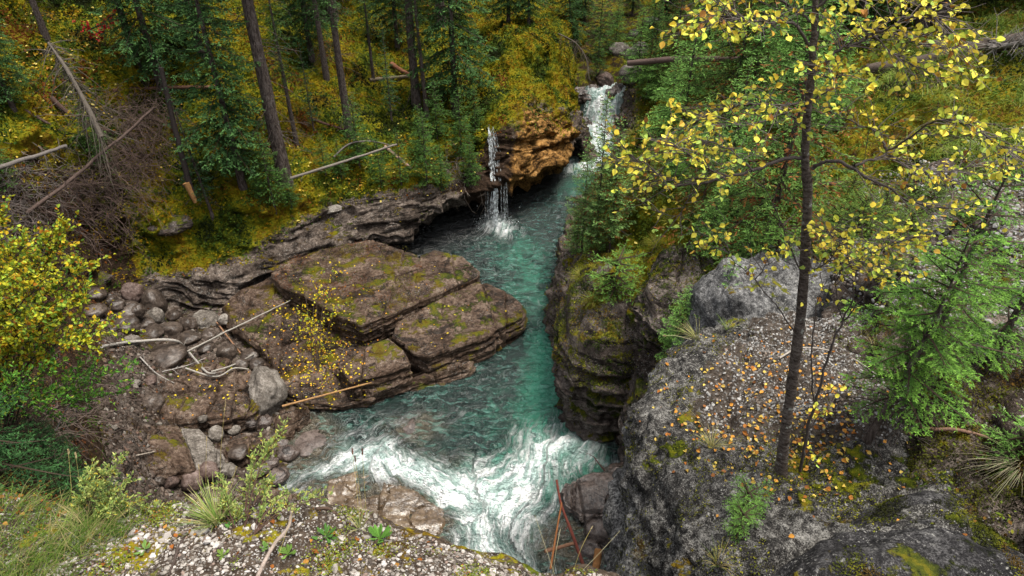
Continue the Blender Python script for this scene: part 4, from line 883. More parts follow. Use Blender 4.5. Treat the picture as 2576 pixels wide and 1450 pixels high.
for px, py, s, lb in [(655, 505, .42, 'tiny spruce left of the small bushy one at the trunk foot'), (735, 525, .5, 'tiny spruce under the lower end of the long pale pole'), (905, 420, .9, 'young spruce standing between the long pale pole and the straight trunk'),
    (960, 470, .62, 'bushy spruce on the bank edge right of the pole'), (1010, 465, .7, 'bushy spruce on the bank edge beside the short fallen log'), (1075, 470, .95, 'tall pointed young spruce at the right end of the bank edge'),
    (1112, 478, .6, 'low spruce drooping over the bank corner'), (1160, 400, .95, 'young spruce left of the waterfall, the upper one'), (1185, 470, .7, 'young spruce left of the waterfall, hanging over the pool'), (1060, 400, .7, 'young spruce below the close pair of trunks'),
    (250, 420, .8, 'dark low spruce growing through the deadfall'), (860, 450, .5, 'tiny spruce under the middle of the pale pole'), (1100, 350, .8, 'young spruce right below the thin pale trunk'), (600, 440, .6, 'young spruce between the snag and the thick trunk'),
    (1195, 330, .6, 'spruce bough cluster beside the waterfall lip'), (820, 440, .5, 'small blue-green spruce left of the straight trunk foot'), (20, 480, .8, 'dark low spruce at the left edge under the fallen log')]:
    cp(PC, px, py, s * 1.1, lb, gC, px * .1)
cp(PD, 790, 330, .6, 'slender dark young spruce between the slim dark and straight trunks', gC, 2)
cp(PD, 985, 300, .7, 'slender young spruce with bare lower stem in the middle of the left hillside', gC, 3)
cp(PD, 575, 420, .5, 'short slender spruce beside the dense blue-green one', gC, 1)

# right bank trees
RK = ('right_hillside',)
tr, cr = conifer(5, 3.6, .05, .06, 1.25, 82, .065, .022, .062, .018, (.06, .14, .03), (.22, .42, .09), droop=.22, sub=.42)
P5 = proto('spruce_tree', 'bright light-green spruce with layered boughs beside the cascade', 'tree', tr, cr, base(1705, 400, RK), 'spruces on the right bank')
tr, cr = conifer(6, 4.2, .035, .14, .78, 84, .055, .016, .06, .019, (.06, .12, .03), (.20, .34, .10), droop=.15, up=.18, sub=.3, dead=26, deadlen=.55, brown=.15)
P6 = proto('spruce_sapling', 'slender see-through sapling, tallest of the group in front of the cascade', 'tree', tr, cr, base(1495, 655, RK), 'saplings on the promontory')
tr, cr = conifer(8, 4.2, .07, .12, 1.7, 80, .08, .024, .065, .019, (.03, .07, .016), (.12, .20, .045), droop=.4, sub=.5, brown=.28, dead=20)
P8 = proto('spruce_tree', 'olive spruce with rust-brown inner boughs between the promontory and the birch', 'tree', tr, cr, WY(1895, 740, 8.6), 'spruces on the right bank')
gR = 'spruces on the right bank'; gS = 'saplings on the promontory'
cp(P6, 1462, 650, .78, 'slender sapling left of the tallest one, at the promontory edge', gS, 1, RK)
cp(P6, 1532, 640, .82, 'slender sapling right of the tallest one', gS, 2, RK)
cp(P5, 1450, 640, .36, 'small bushy spruce overhanging the pool at the promontory edge', gS, 3, RK)
cp(P5, 1495, 650, .42, 'small bushy spruce at the foot of the saplings', gS, 1.5, RK)
cp(P5, 1548, 735, .3, 'tiny bright green spruce alone on the mossy promontory top', gS, 4, RK + ('x',)) if False else None
cp(P5, 1985, 330, 1.25, 'large green spruce directly behind the upper birch trunk', gR, 1, RK)
cp(P5, 1600, 215, .9, 'light-green spruce just right of the cascade top', gR, 2, RK)
cp(P8, 1830, 330, .95, 'rusty olive spruce left of the large green one', gR, 3, RK)
cp(P8, 1690, 200, .9, 'olive spruce in the back behind the bright light-green one', gR, 4, RK)
cp(P8, 1760, 560, .5, 'short rusty spruce on the mossy slope left of the birch leaves', gR, 5, RK)
cp(P5, 1850, 560, .62, 'green spruce half hidden behind the birch leaves', gR, 2.5, RK)
cp(P5, 1800, 880, .42, 'green boughs poking out of the chasm beside the grey boulder', gR, 1.2, None, Y=7.3)
cp(P5, 1700, 905, .36, 'lowest green boughs over the dark chasm', gR, 2.2, None, Y=7.5)
cp(P5, 1850, 770, .45, 'young spruce at the left shoulder of the grey boulder', gR, .2, None, Y=8.0)
cp(P5, 1548, 120, .65, 'small blue-green pointed spruce at the top between stream and forest', gR, .3, ('right_hillside', 'stream_bed', 'forest_hillside'))
cp(P5, 1780, 90, 1.5, 'green spruce at the top, right of the stream', gR, .8, RK)
cp(P8, 1900, 130, 1.3, 'tall olive spruce at the top behind the birch', gR, 1.9, RK)
cp(P5, 1640, 100, .8, 'light spruce above the pinkish stream rocks', gR, 2.9, RK)
cp(P8, 2080, 110, 1.2, 'dark spruce behind the right birch crown', gR, 2.3, RK)
for x, y, sc_, lb in [(1680, 330, .7, 'light-green spruce on the slope a little right of the white water'), (1650, 260, .8, 'light-green spruce right of the cascade, second row'), (1760, 240, 1.0, 'broad green spruce above the bright layered one'), (1745, 480, .6, 'green spruce on the mossy slope below the bright layered one'),
    (1880, 300, 1.1, 'green spruce left of the upper birch trunk'), (1690, 470, .45, 'small light spruce above the outcrop'), (1830, 450, .7, 'light spruce beneath the left birch bough'), (1620, 520, .45, 'small olive-green spruce behind the promontory'), (1780, 640, .45, 'green spruce hanging over the outcrop'), (1950, 520, .55, 'green spruce just behind the lower birch trunk'), (1980, 200, 1.0, 'green spruce by the birch trunk near the top'), (2080, 330, .5, 'small spruce right of the upper birch trunk')]:
    cp(P5 if 'olive' not in lb else P8, x, y, sc_, lb, gR, x * .7, RK)
# far forest (shaded, indistinct)
rg = np.random.default_rng(11)
k = 0; pts = []
while k < 46:
    x = rg.uniform(-30, 34); y = rg.uniform(27, 56)
    if 0 < x - 1.0 < 5.5 and y < 44: continue
    if x < -4 and y < 24: continue
    if any(math.hypot(x - a, y - b_) < 2.1 for a, b_ in pts): continue
    h, n_ = drop(x, y, ('forest_hillside', 'right_hillside', 'stream_bed'))
    if h is None: continue
    pts.append((x, y)); k += 1
    copy_tree(PA if rg.random() < .45 else PB, h - w(0, 0, .1), rg.uniform(0, 6), rg.uniform(.75, 1.3), 'dark spruce of the shaded far forest along the top edge', 'spruces of the shaded far forest')
for x, y in [(-14, 24), (-18, 22), (-11, 27), (-7, 28), (-17, 29), (-3, 30), (11, 19), (14, 17), (9, 24), (13, 22), (17, 20)]:
    h, n_ = drop(x, y, ('forest_hillside', 'right_hillside')); 
    if h is not None: copy_tree(PA, h, x, .95, 'shaded bare trunk standing high on the slope near the top edge', 'bare trunks high on the slopes')

gT = 'dark spruces behind the big fallen log'
for x, y, p_, sc_, lb in [(9.5, 19.5, PB, 1.3, 'dark spruce behind the big fallen log, leftmost'), (12, 20, PB, 1.35, 'dark spruce behind the big fallen log, second from left'), (14.2, 18.6, PB, 1.3, 'dark spruce right behind the root tangle'), (13, 22.5, PA, 1.2, 'thick bare trunk leaning over the top right corner'), (16, 20.5, PB, 1.4, 'dark spruce at the far top right corner'), (10.8, 22.5, PB, 1.3, 'dark spruce deep in the shade above the log'), (17.5, 24, PB, 1.5, 'dark spruce behind the corner trunk'), (15, 25, PB, 1.5, 'dark spruce furthest back above the log'), (11.3, 18.8, PA, .8, 'bare grey trunk standing behind the middle of the big log')]:
    h, n_ = drop(x, y, RK); copy_tree(p_, h, x, sc_, lb, gT)
for x, y, p_, sc_, lb in [(1505, 150, PC, 1.5, 'dark young spruce on the left side of the stream gully'), (1470, 60, PB, .6, 'dark spruce at the top of the stream gully'), (1590, 40, PB, .55, 'green spruce above the stream boulders'), (1640, 190, PC, 1.3, 'young spruce right of the pinkish boulders'), (1500, 200, PC, .9, 'little spruce on the left of the cascade lip'), (1625, 250, PC, 1.1, 'young spruce on the right of the cascade lip'), (1680, 60, PB, .7, 'green spruce at the top above the layered spruces')]:
    cp(p_, x, y, sc_, lb, 'spruces along the stream gully', x, ('forest_hillside', 'right_hillside', 'stream_bed'))
# near right spruces
def near_spruce(seed, H, Lmax, nb, curve, px, py, Y, label, rz, droop=.28, cb=.22):
    tr, cr = conifer(seed, H, .034, cb, Lmax, nb, .036, .0036, .022, .0055, (.035, .095, .018), (.17, .33, .05), droop=droop, sub=.26, dead=26, deadlen=.45, curve=curve, up=.25)
    return proto('spruce_tree', label, 'tree', tr, cr, WY(px, py, Y) if Y else cast(px, py), 'young spruces on the lichened boulder', rz)
near_spruce(21, 1.9, .68, 38, .05, 2178, 1118, None, 'green young spruce on the boulder, the left of two with bare twiggy feet', .3)
near_spruce(22, 2.3, .80, 42, .06, 2285, 1072, None, 'larger green young spruce on the boulder, right of the other', 2.0)
near_spruce(23, 1.5, .65, 30, .02, 2500, 900, None, 'young spruce at the right edge behind the larger one', 4, cb=.08)
tr, cr = conifer(24, .24, .004, .0, .13, 24, .02, .003, .012, .003, (.05, .12, .02), (.16, .30, .06), droop=.1, sub=.14)
PJ = proto('spruce_seedling', 'tiny bright seedling in the cleft between the dark and the lichened boulder', 'seedling', tr, cr, cast(1870, 1290), 'spruce seedlings')
for x, y, s, lb in [(1860, 1335, .8, 'tiny seedling just below the first in the cleft'), (2550, 1160, 1.6, 'blue-green seedling at the right edge by the curved dead branch'), (1545, 740, 3.8, 'bright green seedling alone on the mossy promontory top'), (1950, 640, 2, 'small juniper-like seedling at the back of the grey boulder')]:
    copy_tree(PJ, cast(x, y), x, s, lb, 'spruce seedlings')
# green juniper undergrowth
tr, cr = conifer(25, .8, .015, .0, .75, 60, .05, .012, .035, .010, (.045, .085, .015), (.14, .22, .04), droop=.05, sub=.28, up=.45, brown=.06)
PU = proto('juniper_bush', 'bright green juniper bush behind the pale grey boulder, leftmost', 'bush', tr, cr, base(2080, 640, RK), 'juniper bushes on the right slope')
for x, y, s, lb in [(2150, 600, 1, 'green juniper bush right of the leftmost one under the birch boughs'), (2210, 560, .9, 'green juniper bush below the long right birch bough'), (2270, 620, .9, 'green juniper bush just left of the young spruces'), (2130, 520, .8, 'juniper bush at the dark earth step'),
    (2330, 540, .8, 'juniper bush beside the tall gravel slope'), (2050, 560, .7, 'small juniper close to the birch trunk'), (2210, 690, .8, 'low juniper above the gravel patch'), (2430, 560, .6, 'small juniper on the pale gravel slope')]:
    copy_tree(PU, base(x, y, RK), x, s * .8, lb, 'juniper bushes on the right slope')
# near left dark spruce
tr, cr = conifer(26, 2.6, .045, .03, 1.05, 62, .055, .010, .034, .009, (.014, .042, .015), (.045, .115, .035), droop=.35, sub=.34)
PL = proto('spruce_tree', 'dark green spruce at the left edge below the yellow shrub', 'tree', tr, cr, WY(30, 1290, 4.3), 'dark spruces at the left edge')
copy_tree(PL, drop(-4.55, 4.6)[0], 2, .58, 'low feathery spruce right of the dark one at the left edge', 'dark spruces at the left edge')
copy_tree(PL, drop(-5.45, 4.6)[0], 1, .9, 'dark spruce cut off by the left edge', 'dark spruces at the left edge')
copy_tree(PL, WY(150, 1190, 5.6), 4, .55, 'shadowed spruce behind the green willow leaves', 'dark spruces at the left edge')

# ------------------------------------------------------------------ birch
YP = [(.72, .64, .09), (.66, .50, .06), (.50, .55, .07), (.58, .36, .06), (.26, .12, .03), (.34, .46, .09)]; YW = [4.5, 2, 3, .5, .5, 1.8]
rgb = np.random.default_rng(77)
tk = MB(); bpts = [(1965,1192,3.52),(1972,1090,3.52),(1990,960,3.5),(2008,830,3.47),(2020,700,3.45),(2026,590,3.44),(2031,480,3.44),(2024,400,3.44),(2030,300,3.44),(2040,200,3.44),(2047,100,3.44),(2052,0,3.46),(2058,-160,3.48)]
B0 = cast(1968, 1195); base_b = WY(1965, 1192, 3.52); sh_ = 0
Bp = np.array([WY(*p) for p in bpts]); off = B0 - Bp[0]; Bp = Bp + off * np.linspace(1, 0, len(Bp))[:, None] ** 2 if np.linalg.norm(off) < 1.2 else Bp
Bp[0, 2] -= .08
P_ = up1(Bp, 0, 60); fr = np.linspace(0, 1, 60)
birch = empty('birch_tree', Bp[0], 'slim birch with speckled trunk and yellow leaves growing on the lichened boulder', 'tree')
O = Bp[0]
tube(tk, P_ - O, 0.029 * (1 - fr) ** .8 + .009 + .025 * np.exp(-fr * 30), 16, (.5, .5, .5), bump=.006)
tk.obj('trunk', M['birch'], birch)
br = MB(); lf = MB()
def bough(pts, r=.014, twigs=22, tl=.30, leafn=5, lsize=.033, start=.15, mbw=None, mbl=None, orgn=None, fade=1.0):
    mbw = mbw or br; mbl = mbl or lf; orgn = O if orgn is None else orgn
    p = np.array([WY(*q) for q in pts]); m = len(pts) * 6; p = up1(p, 0, m); p += np.cumsum(rgb.normal(0, .004, p.shape), 0); f = np.linspace(0, 1, m)
    tube(mbw, p - orgn, r * .68 * (1 - f * .85), 6, (.075, .062, .056), cap=False)
    for k in range(twigs):
        s = rgb.uniform(start, 1); i = min(m - 2, int(s * (m - 1))); b = p[i]; t = nrm(p[i + 1] - p[i])
        d = nrm(t * rgb.uniform(.3, 1) + rgb.normal(0, .55, 3) * np.array([1, 1, .30]) + np.array([0, 0, .05])); l = tl * rgb.uniform(.35, 1.15); q = 6; g = np.linspace(0, 1, q)
        tp = b + d * (l * g)[:, None] + np.array([0, 0, -.16 * l]) * (g ** 2)[:, None] + np.cumsum(rgb.normal(0, .035 * l, (q, 3)), 0) * g[:, None]
        tube(mbw, tp - orgn, np.linspace(.0032, .0012, q), 3, (.11, .092, .085), cap=False)
        subs = [tp]
        for _ in range(2):
            j = rgb.integers(2, q); d2 = nrm(d + rgb.normal(0, .7, 3)); l2 = l * rgb.uniform(.25, .5); t2 = tp[j] + d2 * (l2 * g)[:, None]
            tube(mbw, t2 - orgn, np.linspace(.002, .001, q), 3, (.11, .092, .085), cap=False); subs.append(t2)
        for sp_ in subs:
            n = rgb.poisson(leafn * .26 * fade); 
            if n == 0: continue
            gg = rgb.uniform(.25, 1.02, n); P = np.stack([np.interp(gg, g, sp_[:, a]) for a in range(3)], 1)
            leaves(mbl, rgb, P - orgn, np.broadcast_to(d, (n, 3)), lsize, pick(rgb, n, YP, YW), .35)
bough([(2025,402,3.44),(1965,404,3.4),(1900,430,3.35),(1830,445,3.3),(1760,468,3.3),(1700,462,3.35),(1640,415,3.4),(1600,395,3.45)], .016, 46, .27, 6, start=.35)
bough([(1830,445,3.3),(1760,420,3.1),(1700,380,3.0),(1640,365,2.95)], .008, 30, .22, 7)
bough([(1900,430,3.35),(1850,390,3.5),(1800,360,3.6),(1730,350,3.7)], .008, 30, .22, 7)
bough([(1760,468,3.3),(1720,510,3.3),(1700,540,3.4),(1660,520,3.5)], .006, 12, .22, 2)
bough([(2040,425,3.44),(2070,402,3.4),(2110,398,3.35),(2150,415,3.3),(2210,440,3.25),(2270,470,3.2),(2330,490,3.2),(2420,500,3.2),(2500,520,3.2)], .017, 30, .24, 3, start=.3)
bough([(2150,415,3.3),(2190,400,3.35),(2230,380,3.4),(2290,398,3.45),(2370,402,3.5),(2450,385,3.5),(2540,365,3.5)], .012, 54, .24, 6, start=.2)
bough([(2230,380,3.4),(2290,345,3.3),(2360,300,3.2),(2430,300,3.1),(2500,340,3.05),(2570,380,3.0)], .008, 42, .26, 6)
bough([(2230,378,3.4),(2215,340,3.5),(2170,310,3.55),(2120,290,3.6),(2060,265,3.6)], .011, 24, .22, 4)
bough([(2040,262,3.44),(1980,262,3.35),(1910,258,3.3),(1840,262,3.3),(1780,270,3.3),(1740,285,3.3)], .010, 42, .22, 6, start=.1)
bough([(1980,262,3.35),(1930,300,3.2),(1870,310,3.1),(1800,310,3.1)], .006, 22, .26, 6)
bough([(2035,250,3.44),(2090,225,3.3),(2110,190,3.2),(2080,175,3.1)], .008, 26, .24, 6)
bough([(2045,180,3.44),(2090,150,3.4),(2120,120,3.4),(2180,95,3.4),(2200,70,3.4),(2260,85,3.45),(2340,110,3.5)], .014, 52, .27, 6, start=.3)
bough([(2195,80,3.4),(2260,50,3.3),(2340,30,3.2),(2380,60,3.2)], .008, 36, .24, 6)
bough([(2195,85,3.4),(2240,130,3.3),(2290,150,3.3),(2360,150,3.3)], .007, 30, .24, 4)
bough([(2046,130,3.44),(2010,70,3.4),(1950,45,3.35),(1880,35,3.3),(1800,30,3.3),(1750,40,3.3)], .012, 52, .24, 6, start=.2)
bough([(2046,60,3.44),(1980,10,3.5),(1900,-20,3.5),(1830,0,3.5)], .010, 34, .3, 6)
bough([(2050,20,3.44),(2120,-20,3.4),(2200,-10,3.4),(2280,10,3.4)], .010, 40, .3, 6)
bough([(2023,705,3.45),(1990,620,3.4),(1955,530,3.35),(1915,450,3.3)], .009, 8, .2, 1)
bough([(2022,690,3.45),(2050,670,3.4),(2090,645,3.3),(2130,600,3.25),(2200,590,3.2)], .008, 26, .26, 5)
bough([(2003,840,3.47),(1960,770,3.4),(1900,700,3.35),(1850,650,3.3),(1800,600,3.3)], .007, 20, .24, 4, start=.4)
bough([(1900,700,3.35),(1940,650,3.3),(1980,630,3.25)], .005, 14, .18, 5)
br.obj('branch', M['wood'], birch); lf.obj('foliage', M['leaf'], birch, smooth=False)
# slender companion birch stems
O2 = cast(2012, 1180) - w(0, 0, .05); b2 = empty('birch_sapling', O2, 'thin dark forked birch sapling rising right beside the speckled trunk', 'tree'); br2 = MB(); lf2 = MB()
kw = dict(mbw=br2, mbl=lf2, orgn=O2)
bough([(2012,1185,3.56),(2030,1090,3.52),(2055,1000,3.5),(2075,930,3.5),(2095,860,3.5),(2118,810,3.5),(2140,760,3.48),(2150,690,3.46),(2165,620,3.44)], .018, 6, .2, 2, start=.6, **kw)
bough([(2050,1020,3.5),(2045,940,3.45),(2045,850,3.42),(2055,770,3.4),(2080,700,3.38)], .011, 5, .2, 2, start=.6, **kw)
bough([(2118,810,3.5),(2150,770,3.45),(2190,720,3.4),(2230,690,3.35)], .009, 14, .22, 4, start=.5, **kw)
bough([(2150,690,3.46),(2130,640,3.4),(2100,600,3.35),(2070,570,3.3)], .008, 34, .26, 6, **kw)
bough([(2150,690,3.46),(2200,640,3.4),(2240,620,3.35),(2290,600,3.3)], .008, 34, .26, 6, **kw)
bough([(2120,805,3.5),(2100,720,3.3),(2130,660,3.2),(2180,680,3.15)], .006, 26, .24, 5, **kw)
bough([(2030,1090,3.52),(2060,1040,3.4),(2090,1030,3.35)], .004, 10, .16, 5, start=.1, **kw)
bough([(2025,1150,3.52),(2060,1130,3.4),(2080,1150,3.35)], .004, 6, .14, 5, start=.1, **kw)
br2.obj('stem', M['wood'], b2); lf2.obj('foliage', M['leaf'], b2, smooth=False)

# ------------------------------------------------------------------ shrubs
def place_shrub(name, label, cat, base_, st, lf, group=None, stem='stem'):
    e = empty(name, base_, label, cat, group); st.obj(stem, M['wood'], e); lf.obj('foliage', M['leaf'], e, smooth=False); return e
rg = np.random.default_rng(5)
YS = [(.42, .42, .03), (.28, .37, .04), (.44, .30, .02), (.15, .26, .04), (.36, .15, .02)]; WS = [4, 3, 2, 2, .8]
Bs = drop(-5.99, 5.6)[0] - w(0, 0, .05); stems = [WY(x, y, Y) - Bs for x, y, Y in [(30,560,6.2),(110,560,6.0),(180,620,5.9),(230,660,5.9),(240,740,5.7),(250,820,5.6),(60,640,5.6),(120,700,5.4),(20,700,5.2),(200,860,5.3),(90,800,5.2),(0,600,5.8),(160,760,5.7),(-30,640,5.8),(60,870,5.2),(10,760,5.6),(130,620,5.9)]]
st, lf_ = shrub(31, None, stems, .042, YS, WS, 12, r=.010, twl=.34, ntw=44, start=.4, hang=.2)
place_shrub('yellow_shrub', 'big shrub thick with yellow and lime leaves at the left edge', 'shrub', Bs, st, lf_)
Bs = WY(0, 1150, 4.9); GP = [(.07, .19, .03), (.11, .27, .04), (.18, .33, .04), (.30, .36, .04)]; GWt = [3, 3, 2, .6]
stems = [WY(x, y, Y) - Bs for x, y, Y in [(180,880,5.6),(240,930,5.6),(300,950,5.8),(330,985,5.9),(200,960,5.3),(120,930,5.1),(150,1010,5.0),(60,940,5.0),(250,1000,5.6),(30,1000,4.8),(320,930,6.2),(210,690,6.2),(235,730,6.2)]]
st, lf_ = shrub(32, None, stems, .046, GP, GWt, 8, r=.008, twl=.24, ntw=20, start=.45, T=LEAF_N, hang=-.1)
place_shrub('willow_shrub', 'green willow shrub with narrow leaves under the yellow shrub', 'shrub', Bs, st, lf_)
b_ = cast(265, 118, HK); st, lf_ = shrub(33, None, [(x, y, z) for x, y, z in [(-.5,0,.6),(.4,0,.7),(0,0,.4),(-.3,.1,.35),(.6,.1,.8),(.2,0,.6)]], .09, [(.40, .03, .03), (.30, .02, .02), (.45, .08, .05)], [3, 2, 1], 5, r=.006, twl=.3, ntw=9, start=.5)
place_shrub('red_bush', 'small crimson-leaved bush among the dark trunks at the top left', 'bush', b_, st, lf_)
Bs = cast(745, 985) if cast(745, 985) is not None else WZ(745, 985, .6)
Bs = cast(800, 930); stems = [cast(x, y) + w(0, 0, h_) - Bs for x, y, h_ in [(815,720,.35),(840,760,.3),(860,800,.25),(770,740,.25),(780,800,.2),(740,790,.2),(820,850,.15),(850,700,.25),(800,770,.4),(700,790,.12),(830,890,.1),(780,870,.1)]]
st, lf_ = shrub(34, None, stems, .060, [(.55, .44, .02), (.42, .42, .04), (.62, .36, .02), (.2, .3, .05)], [4, 2, 1, 1], 4, r=.008, twl=.3, ntw=11, start=.25)
place_shrub('yellow_leaved_branch', 'spreading low shrub with yellow leaves lying over the leaf-strewn slab', 'shrub', Bs, st, lf_)
PP_ = [(.34, .40, .12), (.25, .34, .10), (.42, .44, .14), (.46, .38, .06), (.2, .3, .08)]; PWt = [3, 3, 2, 1, 2]
def potentilla(seed, bx, by, ends, label, Y=None, ntw=16, nl=9):
    B_ = cast(bx, by) if Y is None else WY(bx, by, Y); stems = [WY(x, y, Yq) - B_ for x, y, Yq in ends]
    st, lf_ = shrub(seed, None, stems, .026, PP_, PWt, nl, woodC=(.10, .06, .045), r=.0035, twl=.085, ntw=ntw, start=.35, T=LEAF_N, hang=-.4, wob=.04); place_shrub('cinquefoil_shrub', label, 'shrub', B_, st, lf_, 'pale green shrubs on the ledge')
potentilla(41, 235, 1312, [(280,1185,3.05),(310,1160,3.1),(215,1215,3.0),(250,1230,2.9),(205,1260,2.9),(300,1240,2.95),(350,1262,2.9),(400,1280,2.9),(270,1275,2.85),(230,1180,3.1),(330,1215,3.05),(290,1300,2.75)], 'bushy pale-green shrub at the left end of the ledge', ntw=20)
potentilla(42, 590, 1330, [(560,1210,2.95),(565,1250,2.9),(585,1290,2.8),(550,1270,2.85),(600,1300,2.75)], 'short upright pale-green shrub behind the grass tuft', ntw=15)
potentilla(43, 615, 1330, [(690,1130,3.1),(710,1090,3.15),(725,1065,3.2),(640,1170,3.0),(670,1110,3.1),(640,1200,3.0),(690,1205,3.0)], 'tall leaning pale-green shrub reaching up toward the wet cobbles', ntw=13)
potentilla(44, 640, 1345, [(735,1235,2.95),(770,1245,2.95),(810,1250,2.9),(850,1250,2.9),(700,1260,2.85),(660,1290,2.8),(680,1225,2.95)], 'thin low pale-green shrub spreading right over the river', ntw=9)
# ------------------------------------------------------------------ ground cover, gravel, litter
rg = np.random.default_rng(101)
CARD = np.array([[-.5, 0, 0], [0, .32, .06], [.5, 0, 0], [0, -.32, .06]]); CF = [np.array([[0, 1, 2, 3]])]
def cards(mb, P, N, size, C, up=.6, T=CARD, F=CF):
    n = len(P); nn = nrm(N * up + rg.normal(0, .55, (n, 3))); d = nrm(np.cross(nn, rg.normal(size=(n, 3)))); s = np.cross(nn, d); S = size[:, None]
    stamp(mb, T, F, P, d * S, s * S, nn * S, C)
def patchy(P, pal, sc, seed, var=.17):
    """colour patches that follow plants, from a palette"""
    k = fbm(P, sc, 4, seed) * 1.5 + rg.normal(0, .10, len(P)); q = np.clip((k + 1) / 2 * len(pal), 0, len(pal) - 1).astype(int)
    return np.array(pal)[q] * rg.uniform(1 - var, 1 + var, (len(P), 1))
LEFTP = [(.010,.016,.004),(.022,.042,.008),(.045,.085,.012),(.07,.10,.010),(.15,.15,.008),(.23,.185,.007),(.23,.13,.006),(.10,.10,.008),(.03,.05,.008),(.14,.05,.01)]
def cover(name, P, C, n, pal, size, keep, lab, seed, sc=.8, hmax=.10, wgt=True):
    k = keep * (infront(P) if wgt else 1); X, N, i, j = scatter(P, n, rg, k)
    tall = np.maximum(0, fbm(X, 1.6, 3, seed + 4)); h = rg.random(n) * hmax * (.25 + 2.2 * tall)
    d = np.linalg.norm(X - w(0, 0, CH), axis=1)
    mb = MB(); cards(mb, X + N * h[:, None] * .8 + np.array([0, 0, 1]) * h[:, None] * .4, N, np.array(size) * rg.uniform(.5, 1.4, n) * np.clip(d / 14, .6, 1.7), patchy(X, pal, sc, seed) * .82, up=.9)
    o = mb.obj(name, M['cover'], smooth=False); tag(o, lab[0], lab[1], kind='stuff'); return o
cover('moss_carpet', HP, HC, 150000, LEFTP, .048, np.clip(1.02 - HC[..., 0] * 1.1, 0, 1) * (1 - .75 * HC[..., 2]), ('yellow, orange and green moss with low leafy plants over the left hillside', 'moss'), 3)
RPAL = [(.015,.025,.006),(.045,.08,.012),(.09,.15,.020),(.14,.19,.025),(.17,.17,.015),(.15,.08,.015),(.07,.11,.02),(.10,.08,.045),(.17,.21,.03)]
cover('hillside_plants', RP, RC, 170000, RPAL, .046, np.clip(1.05 - RC[..., 0] * .95, 0, 1), ('low mossy plants and heath over the right hillside', 'ground cover'), 23, hmax=.14)
cover('gully_plants', EP, EC, 9000, RPAL, .05, np.ones(EP.shape[:2]), ('low plants along the upstream gully', 'ground cover'), 29)
cover('bank_plants', BP, BC, 16000, [(.02,.035,.008),(.05,.09,.015),(.09,.06,.02),(.13,.05,.02),(.04,.025,.015)], .045, np.clip(1 - BC[..., 0] * .9, 0, 1), ('dark undergrowth on the shaded left bank', 'undergrowth'), 33)

def rock_cover(label, n, pal, size, zmin, lab, seed, name='mossy_turf', upmin=.35):
    G_ = GRID[label]; N_ = grid_normals(G_); k = infront(G_) * sstep(upmin, upmin + .3, np.abs(N_[..., 2])) * sstep(zmin, zmin + .7, G_[..., 2]) * np.clip(.55 + fbm(G_.reshape(-1, 3), 1.2, 3, seed).reshape(G_.shape[:2]), 0, 1)
    X, N, i, j = scatter(G_, n, rg, k); h = rg.random(n) * .12 * (.4 + np.maximum(0, 2 * fbm(X, 1.5, 2, seed))); mb = MB()
    cards(mb, X + np.array([0, 0, 1]) * h[:, None], N, size * rg.uniform(.5, 1.4, n), patchy(X, pal, 1.1, seed), .8); return tag(mb.obj(name, M['cover'], smooth=False), lab[0], lab[1], kind='stuff')
rock_cover('cliff', 34000, [(.012,.018,.005),(.03,.05,.008),(.07,.085,.008),(.12,.13,.012),(.18,.17,.02),(.16,.10,.02),(.06,.08,.012)], .034, 1.2, ('moss, grass and heath growing over the promontory top', 'moss'), 61, upmin=.12)
rock_cover('layered rock outcrop overhanging the dark chasm beside the spruce', 12000, [(.012,.018,.005),(.03,.05,.008),(.08,.10,.012),(.14,.11,.02),(.07,.10,.02)], .034, 3.2, ('low heath on the outcrop above the chasm', 'ground cover'), 63, upmin=.3)
rock_cover('large flat upper slab with reddish moss along its back edge', 7000, [(.10,.035,.015),(.16,.06,.02),(.08,.09,.012),(.14,.13,.012),(.05,.03,.015)], .024, .9, ('thin red and green moss on the flat upper slab', 'moss'), 64, upmin=.5)
_V, _c, _rz = GRIDS['smooth dark boulder with moss patches at the bottom right corner']
_cz, _sz = math.cos(_rz), math.sin(_rz); _G = _V @ np.array([[_cz, -_sz, 0], [_sz, _cz, 0], [0, 0, 1]]).T + np.array(_c); _N = grid_normals(_G)
mb = MB(); X, N, i, j = scatter(_G, 15000, rg, infront(_G) * (_G[..., 2] > 7.7) * np.clip(fbm(_G.reshape(-1, 3), 2.0, 4, 71).reshape(_G.shape[:2]) * 1.6 - .25 + .8 * sstep(2.3, 2.9, _G[..., 1]) * sstep(2.0, 3.2, _G[..., 0]), 0, 1)); cards(mb, X + np.array([0, 0, 1]) * rg.uniform(0, .02, (len(X), 1)), N, rg.uniform(.007, .018, len(X)), patchy(X, [(.02,.022,.006),(.06,.07,.008),(.13,.13,.012),(.08,.05,.012)], 3, 72), .8)
tag(mb.obj('dark_boulder_moss', M['leaf'], smooth=False), 'olive moss mats creeping over the dark corner boulder', 'moss', kind='stuff')
mb = MB(); X, N, i, j = scatter(RP, 40000, rg, infront(RP) * (RP[..., 1] < 6.2) * (RP[..., 2] > 6.8) * np.clip(fbm(RP.reshape(-1, 3), 1.8, 4, 73).reshape(RP.shape[:2]) + .25, 0, 1)); cards(mb, X + N * rg.uniform(0, .03, (len(X), 1)), N, rg.uniform(.008, .022, len(X)), patchy(X, [(.012,.012,.006),(.03,.035,.008),(.07,.075,.010),(.12,.12,.012),(.10,.06,.015)], 2, 74), .8)
tag(mb.obj('slope_moss', M['leaf'], smooth=False), 'dark moss on the shaded rocks at the right edge', 'moss', kind='stuff')
ph = (1 + 5 ** .5) / 2
IV = nrm(np.array([(-1,ph,0),(1,ph,0),(-1,-ph,0),(1,-ph,0),(0,-1,ph),(0,1,ph),(0,-1,-ph),(0,1,-ph),(ph,0,-1),(ph,0,1),(-ph,0,-1),(-ph,0,1)], float))
